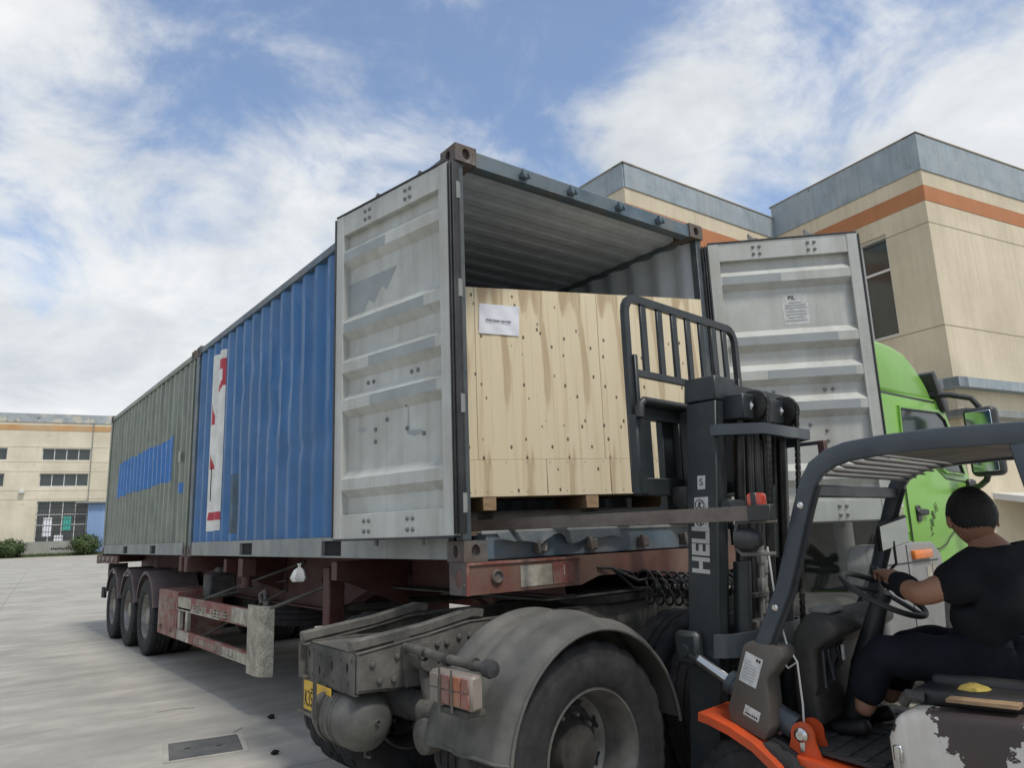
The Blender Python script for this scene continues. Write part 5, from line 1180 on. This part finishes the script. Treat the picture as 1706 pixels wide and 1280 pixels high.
# leg cowl with stickers
cw = MB(); cw.prism([(-.40, .66), (-.395, .72), (-.50, 1.0), (-.535, 1.02), (-.68, 1.0), (-.69, .96), (-.60, .86), (-.60, .66), (-.56, .60)], 'y', .44, .575); cwl = rounded(cw, .012, 2).build('leg_cowl', m_boxbrown, FK, ang=40)
cw = MB(); cw.prism([(-.40, .66), (-.50, 1.0), (-.68, 1.0), (-.60, .60)], 'y', -.575, -.44); cw.build('leg_cowl', m_boxbrown, FK)
lt = Vector((-.36, 0, .93)).normalized()
def slope_box(x, z, w, h, name, mt, par, y=.5765):
    c_ = Vector((x, y, z)); u = Vector((-lt.z, 0, lt.x)); B = basis(c_, -u if False else u, lt); mm = MB(); mm.box(-w/2, w/2, -h/2, h/2, -.0006, .0006, 0, B); return mm.build(name, mt, par, ang=0), B
st1, B1 = slope_box(-.53, .895, .085, .135, 'warning_sticker', m_sticker, cwl)
st2, B2 = slope_box(-.515, .71, .075, .045, 'warning_sticker', m_sticker, cwl)
for k in range(7):
    w = .06 if k else .03
    mm = MB(); mm.box(-.035, -.035+w, .03-.013*k, .034-.013*k, -.0012, .0012, 0, B1); mm.build('print_line', m_doorpatch, st1, ang=0)
for dx in (.018, .030): MB().bc((dx, .052, 0), (.009, .012, .003), 0, B1).build('print_symbol', m_ink, st1)
for k in range(6): MB().bc((-.026+.0105*k, -.010, 0), (.007, .008, .003), 0, B2).build('print_symbol', m_ink, st2)
# overhead guard
gp = [(-.525, .91), (-.585, 1.0), (-.715, 1.256), (-.835, 1.60), (-.875, 1.70), (-.92, 1.765), (-.985, 1.805), (-1.06, 1.826), (-1.20, 1.838), (-1.40, 1.842), (-1.62, 1.835), (-1.84, 1.82)]
gh = [.066, .066, .066, .068, .072, .078, .082, .082, .082, .082, .082, .082]
for s in (1, -1):
    m = MB(); m.sweep([(x, s*.548, z) for x, z in gp], .042, gh, (0, 1, 0)); go = rounded(m, .008, 2, 40).build('guard_leg' if False else 'guard_side_rail', m_guard, FK, ang=50)
    m = MB(); m.sweep([(x-.043, s*.535, z-.008) for x, z in gp[1:5]], .012, .018, (0, 1, 0)); m.build('door_seal', m_gasket, go)
    for x, z in ((-.672, 1.17), (-.838, 1.61)): MB().lathe([(.016, s*.5685), (.016, s*.574), (.010, s*.580), (.001, s*.580)], (x, 0, z), 'y', 10).build('guard_bolt', m_chrome, go)
    m = MB(); m.sweep([(-1.68, s*.546, 1.80), (-1.74, s*.546, 1.4), (-1.81, s*.546, .80)], .042, .075, (0, 1, 0)); rounded(m, .008, 2, 40).build('guard_rear_leg', m_guard, FK, ang=50)
MB().box(-.885, -.835, -.525, .525, 1.645, 1.70, .006).build('guard_front_bar', m_guard, FK); MB().box(-1.84, -1.78, -.525, .525, 1.79, 1.84, .006).build('guard_rear_bar', m_guard, FK)
for k in range(6):
    x = -.925-.045*k; z = 1.745+.013*k; T = Matrix.Translation((x, 0, z)) @ Matrix.Rotation(R(60), 4, 'Y'); MB().box(-.003, .003, -.525, .525, -.025, .025, 0, T).build('roof_louvre', m_guardin, FK)
rp = MB(); rp.sweep([(-1.18, 0, 1.812), (-1.4, 0, 1.822), (-1.80, 0, 1.808)], 1.03, .012, (0, 1, 0)); rp.build('roof_panel', m_guardin, FK)
# windscreen sheet
wv = [(-.62, .98), (-.725, 1.24), (-.84, 1.58), (-.86, 1.645)]
m = MB()
for (x0, z0), (x1, z1) in zip(wv[:-1], wv[1:]): m.add([(x0, -.50, z0), (x0, .50, z0), (x1, .50, z1), (x1, -.50, z1)], [(0, 1, 2, 3)])
m.build('windscreen', m_shield, FK, ang=0)
# lamps and bracket on the left leg
lb_ = MB(); lb_.tube([(-.73, .585, 1.545), (-.66, .66, 1.55), (-.58, .665, 1.545), (-.565, .665, 1.50), (-.565, .665, 1.43), (-.59, .665, 1.405), (-.72, .60, 1.405)], .009, 7); lb_.build('lamp_guard', m_chassis, FK)
lp = MB(); lp.lathe([(.001, -.10), (.03, -.095), (.048, -.06), (.054, -.01), (.054, .015), (.001, .02)], (-.58, .635, 1.47), 'x', 18); lp.build('head_lamp', m_black, FK)
MB().lathe([(.001, .022), (.044, .02), (.05, .012)], (-.58, .635, 1.47), 'x', 18).build('lamp_lens', m_frame, FK)
MB().bc((-.66, .615, 1.575), (.11, .07, .022), .006).build('lamp_bracket', m_black, FK)
tn = rounded(MB().bc((-.665, .625, 1.632), (.075, .06, .085)), .014, 2).build('turn_lamp', m_lampred, FK); MB().bc((-.665, .625, 1.632), (.032, .066, .087), .006).build('lamp_band', m_black, tn)
# mirrors
mr = rounded(MB().box(-.012, .012, -.10, .10, -.078, .078, 0, Matrix.Translation((-.84, -.50, 1.46)) @ Matrix.Rotation(R(-30), 4, 'Z') @ Matrix.Rotation(R(-14), 4, 'X') @ Matrix.Rotation(R(-16), 4, 'Y')), .01, 2).build('rear_mirror', m_black, FK)
MB().box(-.016, -.0122, -.09, .09, -.068, .068, 0, Matrix.Translation((-.84, -.50, 1.46)) @ Matrix.Rotation(R(-30), 4, 'Z') @ Matrix.Rotation(R(-14), 4, 'X') @ Matrix.Rotation(R(-16), 4, 'Y')).build('mirror_glass', m_mirror, mr)
MB().tube([(-.84, -.50, 1.42), (-.83, -.53, 1.30), (-.74, -.54, 1.22)], .008, 6).build('mirror_stalk', m_black, mr)
rm = MB(); rm.lathe([(.001, -.012), (.06, -.01), (.066, 0), (.06, .006), (.001, .006)], (0, 0, 0), 'x', 20, Matrix.Translation((-.76, .42, 1.475)) @ Matrix.Rotation(R(62), 4, 'Z') @ Matrix.Diagonal((1, .75, 1.15, 1))); rmo = rm.build('round_mirror', m_black, FK)
MB().tube([(-.755, .43, 1.41), (-.76, .46, 1.33), (-.73, .50, 1.28)], .008, 6).build('mirror_stalk', m_black, rmo)
# dashboard, column, wheel, levers
ds = MB(); ds.prism([(-.58, .62), (-.60, 1.02), (-.68, 1.12), (-.80, 1.10), (-.82, 1.03), (-.70, .95), (-.70, .62)], 'y', -.46, .30); rounded(ds, .025, 3).build('dashboard', mat('dash_dark', (.032, .031, .029), .6, var=.2, dirt=(.075, .07, .062), da=.6, ds=6), FK, ang=45)
MB().box(-.76, -.66, .05, .22, 1.112, 1.135, .006).build('dash_display', m_cabgrey, FK)
for k in range(5):
    y = .27-.05*k; MB().tube([(-.60, y, .70), (-.74-.02*(k % 2), y+.03, .80+.03*k), (-.72, y-.02, .95), (-.80, y+.02, 1.04+.02*(k % 3))], .009, 6).build('dash_hose', m_black, FK)
MB().bc((-.762, .12, .93), (.012, .018, .07), .002).build('dash_label', m_sticker, FK)
MB().tube([(-.74, 0, .62), (-.80, 0, .86), (-.92, 0, 1.17)], [.06, .055, .04], 12).build('steering_column', m_black, FK)
sc = Vector((-.93, 0, 1.19)); tv = Vector((.88, 0, .475)); yv = Vector((0, 1, 0)); nv_ = tv.cross(yv)
def ring(th, r=.19): return sc+(tv*math.cos(R(th))+yv*math.sin(R(th)))*r
sw = MB(); sw.tube([ring(a) for a in range(0, 360, 10)], .0135, 8, closed=True); swo = sw.build('steering_wheel', m_black, FK)
for a in (60, 180, 300): MB().tube([sc-nv_*-.01, ring(a)], .011, 6).build('wheel_spoke', m_black, swo)
MB().lathe([(.001, .02), (.04, .015), (.045, -.02), (.001, -.025)], (0, 0, 0), 'z', 16, basis(sc, tv, yv)).build('horn_pad', m_black, swo)
kn = ring(300); MB().lathe([(.001, 0), (.012, 0), (.012, .03), (.022, .04), (.024, .055), (.015, .07), (.001, .073)], (0, 0, 0), 'z', 12, Matrix.Translation(kn)).build('spinner_knob', m_black, swo)
for y in (-.14, -.20, -.26): MB().tube([(-.80, y, 1.0), (-.86, y, 1.16), (-.87, y, 1.24)], .009, 6).build('lever', m_cabgrey, FK); MB().lathe([(.001, 0), (.018, .008), (.02, .022), (.001, .04)], (-.87, y, 1.235), 'z', 10).build('lever_knob', m_black, FK)
for y in (.16, -.05): MB().box(-.70, -.62, y-.035, y+.035, .67, .70, .004, None).build('pedal', m_black, FK)
MB().tube([(-.60, .44, 1.43), (-.62, .45, 1.15), (-.66, .47, 1.0), (-.70, .47, .93), (-.655, .47, .90), (-.63, .47, .93)], .0045, 6).build('white_cable', m_wire, FK)
MB().tube([(-.70, .47, .93), (-.70, .46, .75), (-.69, .45, .66)], .0045, 6).build('white_cable', m_wire, FK)
# bonnet, counterweight, seat
def bonnet_mat():
    m = mat('chipped_white', (.58, .56, .52), .45, var=.06, dirt=(.42, .38, .30), da=.4, ds=6, streak=(.35, (.30, .17, .06))); nt = m.node_tree; N = nt.nodes; L = nt.links; B = N['Principled BSDF']
    src = B.inputs['Base Color'].links[0].from_socket
    t = N.new('ShaderNodeTexCoord'); sp = N.new('ShaderNodeSeparateXYZ'); L.new(t.outputs['Object'], sp.inputs[0])
    nz = N.new('ShaderNodeTexNoise'); nz.inputs['Scale'].default_value = 11; nz.inputs['Detail'].default_value = 8; nz.inputs['Roughness'].default_value = .65; L.new(t.outputs['Object'], nz.inputs['Vector'])
    def mth(op, a, b=0.):
        n = N.new('ShaderNodeMath'); n.operation = op
        for i, x in enumerate((a, b)):
            if isinstance(x, (int, float)): n.inputs[i].default_value = x
            else: L.new(x, n.inputs[i])
        return n.outputs[0]
    # brown undercoat shows where the white has come away: one big patch, a small one near the front
    wob = mth('MULTIPLY', mth('SUBTRACT', nz.outputs['Fac'], .5), .34)
    ex = mth('ADD', mth('ABSOLUTE', mth('ADD', sp.outputs[0], 1.385)), mth('MULTIPLY', mth('SUBTRACT', .78, sp.outputs[2]), .55)); a = mth('LESS_THAN', mth('ADD', ex, wob), .165)
    e2 = mth('ADD', mth('ABSOLUTE', mth('ADD', sp.outputs[0], 1.078)), mth('ABSOLUTE', mth('SUBTRACT', sp.outputs[2], .73))); b = mth('LESS_THAN', mth('ADD', e2, mth('MULTIPLY', wob, .5)), .034)
    f = mth('MAXIMUM', a, b); x = N.new('ShaderNodeMix'); x.data_type = 'RGBA'; L.new(f, x.inputs[0]); L.new(src, x.inputs[6]); x.inputs[7].default_value = (.062, .048, .045, 1); L.new(x.outputs[2], B.inputs['Base Color']); return m
bn = MB(); bn.prism([(-1.06, .30), (-1.055, .68), (-1.09, .765), (-1.16, .80), (-2.0, .83), (-2.0, .30)], 'y', -.48, .50); bno = rounded(bn, .035, 4).build('bonnet', bonnet_mat(), FK, ang=45)
for z in (.47, .435): MB().box(-1.52, -1.40, .501, .503, z+.05, z+.075).build('red_stripe', m_redprint, bno)
lt_ = MB(); lt_.box(-1.11, -1.075, .50, .512, .60, .66, .006); lt_.tube([(-1.092, .514, .65), (-1.092, .52, .60), (-1.09, .514, .57)], .008, 6); lt_.build('bonnet_latch', m_chrome, bno)
cwt = MB(); cwt.prism([(-1.98, .22), (-1.98, .86), (-2.2, .98), (-2.55, .92), (-2.68, .6), (-2.6, .25)], 'y', -.53, .53); rounded(cwt, .06, 4).build('counterweight', m_orange, FK, ang=45)
se = rounded(MB().box(-1.64, -1.16, -.25, .25, .805, .90), .03, 3).build('seat', m_seat, FK, ang=45)
sb = MB(); sb.prism([(-1.60, .86), (-1.68, .86), (-1.78, 1.32), (-1.70, 1.34)], 'y', -.24, .24); rounded(sb, .035, 3).build('seat_back', m_seat, FK, ang=45)
rounded(MB().box(-1.60, -1.14, .16, .40, .80, .865), .02, 2).build('seat_rail_cover', m_seat, FK, ang=45)
for x0, y, z, l_ in ((-1.34, .31, .868, .055), (-1.56, .33, .87, .04)):
    tf = MB().lathe([(.001, .0), (l_, .0), (l_*.8, .012), (l_*.3, .022), (.001, .018)], (x0, y, z-.004), 'z', 9); tf.move(lambda v: v+Vector((random.uniform(-1, 1)*.008, random.uniform(-1, 1)*.008, random.uniform(0, .004)))); tf.build('torn_foam', m_foam, se)
MB().tube([(-1.10, .40, .80), (-1.13, .42, .84), (-1.18, .40, .83)], .022, 8).build('seat_adjuster', m_chassis, FK)
tb_ = MB(); tb_.prism([(-1.28, .838), (-1.52, .842), (-1.52, .856), (-1.28, .850)], 'y', .40, .47); tb_.build('wood_slat', m_wood, FK)
for s in (-1, 1):
    w = make_wheel(FK, (-.50, s*.485, .305), .305, .22, .15, -1 if s < 0 else 1, .0, -.02, m_orange, m_orange, True, 0)
    w = make_wheel(FK, (-2.25, s*.42, .24), .24, .17, .12, -1 if s < 0 else 1, .0, -.02, m_orange, m_orange, True, 0)

# loose steel tube between the container floor and the lamp guard
ST = thing('steel_tube', 'long brown rectangular steel tube reaching from container floor to forklift lamp', 'steel tube', (1.104, -.806, 0), R(97))
pA, pB = Vector((1.22, .655, 1.585)), Vector((-.74, .655, 1.585))
MB().sweep([pB, pA], .045, .066, (0, 1, 0)).build('tube_body', m_tubesteel, ST)
cp_ = MB(); cp_.sweep([pB+Vector((-.012, 0, 0)), pB+Vector((.10, 0, 0))], .049, .071, (0, 1, 0)); rounded(cp_, .004, 1).build('black_end_cap', m_black, ST)

# ------------------------------------------------------------------ driver
DRV = thing('person', 'driver in black T-shirt and dark trousers seated in the forklift, seen from behind', 'person', (1.104, -.806, 0), R(97))
def skin(vs, es, rs, root=0, sub=2):
    me = bpy.data.meshes.new('s'); me.from_pydata([tuple(v) for v in vs], es, []); ob = bpy.data.objects.new('s', me); COL.objects.link(ob)
    ob.modifiers.new('k', 'SKIN'); m2 = ob.modifiers.new('u', 'SUBSURF'); m2.levels = sub; m2.render_levels = sub
    for i, r in enumerate(rs):
        sv = me.skin_vertices[0].data[i]; sv.radius = r if isinstance(r, tuple) else (r, r); sv.use_root = (i == root)
    dg = bpy.context.evaluated_depsgraph_get(); dg.update()
    ev = bpy.data.meshes.new_from_object(ob.evaluated_get(dg)); mb = MB(); mb.v = [tuple(v.co) for v in ev.vertices]; mb.f = [tuple(p.vertices) for p in ev.polygons]
    bpy.data.objects.remove(ob); bpy.data.meshes.remove(me); bpy.data.meshes.remove(ev); return mb
def chain(pts, rs, sub=2): return skin(pts, [(i, i+1) for i in range(len(pts)-1)], rs, 0, sub)
def join(*ms):
    r = MB()
    for m in ms: r.add(m.v, m.f)
    return r
V3 = Vector
pel = V3((-1.43, 0, .955)); sp1 = V3((-1.42, 0, 1.08)); ch_ = V3((-1.43, -.005, 1.225)); nb_ = V3((-1.405, -.015, 1.375)); hd_ = V3((-1.345, -.02, 1.53))
shL = V3((-1.37, .19, 1.305)); shR = V3((-1.50, -.21, 1.325)); elL = V3((-1.16, .215, 1.205)); wrL = V3((-.965, .005, 1.285))
elR = V3((-1.27, -.31, 1.13)); wrR = V3((-1.02, -.25, 1.215))
hpL = V3((-1.40, .11, .93)); hpR = V3((-1.42, -.11, .93)); knL = V3((-.93, .165, .945)); knR = V3((-.95, -.17, .945)); anL = V3((-.835, .165, .665)); anR = V3((-.83, -.15, .665))
# bare body: neck, arms, ankles in one surface
vs = [pel, sp1, ch_, nb_, hd_-V3((.0, 0, .05)), shL, elL, wrL, shR, elR, wrR, hpL, knL, anL, hpR, knR, anR]
es = [(0, 1), (1, 2), (2, 3), (3, 4), (2, 5), (5, 6), (6, 7), (2, 8), (8, 9), (9, 10), (0, 11), (11, 12), (12, 13), (0, 14), (14, 15), (15, 16)]
rs = [.11, .12, .125, .082, .070, .066, .056, .036, .058, .046, .031, .085, .066, .046, .085, .066, .046]
bodym = skin(vs, es, rs, 0, 2)
# head
hy = R(-62); HM = Matrix.Translation(hd_) @ Matrix.Rotation(hy, 4, 'Z') @ Matrix.Rotation(R(8), 4, 'Y')
def headpt(a, e, grow=0.):
    d = V3((math.cos(e)*math.cos(a), math.cos(e)*math.sin(a), math.sin(e))); x, y, z = d.x*.112, d.y*.090, d.z*.128
    if x > 0: x *= 1-.10*max(0, -z/.122)                                  # flatter face
    f = max(0., d.x)
    w_ = math.exp(-((y/.016)**2))                                           # nose, brow, mouth, chin on the mid line
    x += f*(.024*w_*math.exp(-((z+.018)/.018)**2) + .006*math.exp(-((z-.022)/.012)**2) + .007*math.exp(-((y/.026)**2))*math.exp(-((z+.062)/.010)**2) + .012*math.exp(-((y/.03)**2))*math.exp(-((z+.10)/.018)**2))
    for sy in (-1, 1): x -= f*.010*math.exp(-(((y-sy*.032)/.014)**2))*math.exp(-((z-.004)/.011)**2)   # eye sockets
    y *= 1-.22*max(0, (-z-.03)/.09)                                          # jaw narrows
    if d.x < -.2: z2 = max(0, -z-.05)/.07; x += .022*z2                       # nape
    p = V3((x, y, z)); return p+d*grow
def hgrow(a, e, g): z = math.sin(e)*.128; return g*min(1, max(.25, (z+.06)/.07))
def headmesh(grow=0., keep=None):
    m = MB(); na, ne = 84, 60; rj = random.Random(2); V = [headpt(2*PI*i/na, -PI/2+PI*j/ne, hgrow(0, -PI/2+PI*j/ne, grow)+(rj.uniform(-.0012, .0012) if grow else 0)) for j in range(ne+1) for i in range(na)]; F = []
    for j in range(ne):
        for i in range(na):
            q = (j*na+i, j*na+(i+1) % na, (j+1)*na+(i+1) % na, (j+1)*na+i)
            if keep is None or keep(sum((V[k] for k in q), V3())/4): F.append(q)
    m.add(V, F, HM); return m
def ear(s):
    m = MB(); m.lathe([(.001, -.008), (.018, -.006), (.026, 0), (.022, .006), (.012, .003), (.001, .002)], (0, 0, 0), 'y', 14, HM @ Matrix.Translation((-.006, s*.092, -.014)) @ Matrix.Rotation(R(s*18), 4, 'Z') @ Matrix.Diagonal((.75, s, 1.25, 1))); return m
def hand(wr, grip, toward, side, curl=1.):
    """palm from the wrist to the grip point with five bent fingers"""
    f = (grip-wr).normalized(); n = toward.normalized(); n = (n-f*n.dot(f)).normalized(); sd_ = f.cross(n)*side; ms = []
    pc_ = wr+f*.05; ms.append(skin([wr-f*.02, wr+f*.02, pc_, wr+f*.078], [(0, 1), (1, 2), (2, 3)], [(.027, .024), (.030, .021), (.039, .017), (.037, .014)], 0, 2))
    for k, (o, l) in enumerate(((-.029, .060), (-.010, .070), (.010, .068), (.028, .054))):
        b0 = wr+f*.074+sd_*o; p1 = b0+f*l*.42+n*.006*curl; p2 = p1+f*l*.20*(1.3-curl)+n*l*.40*curl; p3 = p2-f*l*.22*curl+n*l*.26
        ms.append(chain([b0-f*.015, b0, p1, p2, p3], [.0095, .0100, .0092, .0084, .0070], 2))
    t0 = wr+f*.026-sd_*.030; t1 = t0+f*.028-sd_*.018+n*.010; t2 = t1+f*.030+n*.016+sd_*.006
    ms.append(chain([wr+f*.02-sd_*.012, t0, t1, t2], [.013, .0125, .0108, .0085], 2)); return ms
knob = ring(300)+V3((0, 0, .055))
hL = hand(wrL, knob+V3((.0, .0, .012)), V3((0, 0, -1)), 1, 1.); hR = hand(wrR, V3((-.87, -.20, 1.25)), V3((0, 0, -1)), -1, .9)
bd = join(bodym, headmesh(), ear(1), ear(-1), *hL, *hR).build('body', m_skin, DRV, ang=0); bd.data.shade_smooth()
hr = random.Random(8)
def hair_keep(p):
    q = p+V3((hr.uniform(-1, 1), hr.uniform(-1, 1), hr.uniform(-1, 1)))*.0018
    if q.z > .058: return q.x < .082
    if q.z > .010: return q.x < .022
    lim = .012-.055*min(1, max(0, (-.012-q.x)/.055))          # hairline sinks from the temple round the ear to the nape
    if abs(q.y) > .055 and q.x > -.038: return q.x < .018 and q.z > .008
    return q.x < -.02 and q.z > lim-.012
hm = headmesh(.011, hair_keep); ho = hm.build('hair', m_hair, DRV, ang=0, recalc=True); ho.data.shade_smooth()
# T-shirt: torso and short sleeves
slL = shL+(elL-shL)*.80; slR = shR+(elR-shR)*.72
tv_ = [pel+V3((-.01, 0, .0)), sp1, ch_, nb_-V3((.02, 0, .035)), nb_+V3((.006, 0, .004)), shL+V3((.0, -.015, .0)), slL, shR+V3((0, .015, 0)), slR]
tm = skin(tv_, [(0, 1), (1, 2), (2, 3), (3, 4), (2, 5), (5, 6), (2, 7), (7, 8)], [(.215, .215), (.235, .235), (.225, .225), (.115, .14), (.080, .082), (.118, .118), (.092, .092), (.118, .118), (.092, .092)], 0, 3)
rnd = random.Random(5)
def wrinkle(v):
    v = Vector(v); return v+V3((.006*math.sin(v.z*38+v.y*22+2*math.sin(v.x*30)), .005*math.sin(v.z*31-v.x*27+1.3), .003*math.sin(v.x*40+v.y*30)))
tm.move(wrinkle); tm.build('t_shirt', m_shirt, DRV, ang=0).data.shade_smooth()
# trousers
pm = skin([pel, hpL, knL, anL+(knL-anL)*.20, hpR, knR, anR+(knR-anR)*.20], [(0, 1), (1, 2), (2, 3), (0, 4), (4, 5), (5, 6)], [(.165, .145), .128, .100, .080, .128, .100, .080], 0, 3)
pm.move(lambda v: v+V3((.004*math.sin(v.x*40+v.y*15), .004*math.sin(v.x*33+v.z*20), .006*math.sin(v.x*36+v.y*25)))); pm.build('trousers', m_pants, DRV, ang=0).data.shade_smooth()
# forearm sleeve guard
e1 = elL+(wrL-elL)*.22; e2 = elL+(wrL-elL)*.80; chain([e1, e1+(e2-e1)*.4, e2], [.064, .062, .047], 2).build('sleeve_guard', m_shirt, DRV, ang=0).data.shade_smooth()
for an in (anL, anR):
    sh = skin([an+V3((-.03, 0, -.035)), an+V3((.02, 0, -.05)), an+V3((.10, 0, -.062)), an+V3((.155, 0, -.066))], [(0, 1), (1, 2), (2, 3)], [(.045, .040), (.046, .040), (.046, .030), (.038, .024)], 0, 2); sh.build('shoe', m_shoe, DRV, ang=0).data.shade_smooth()
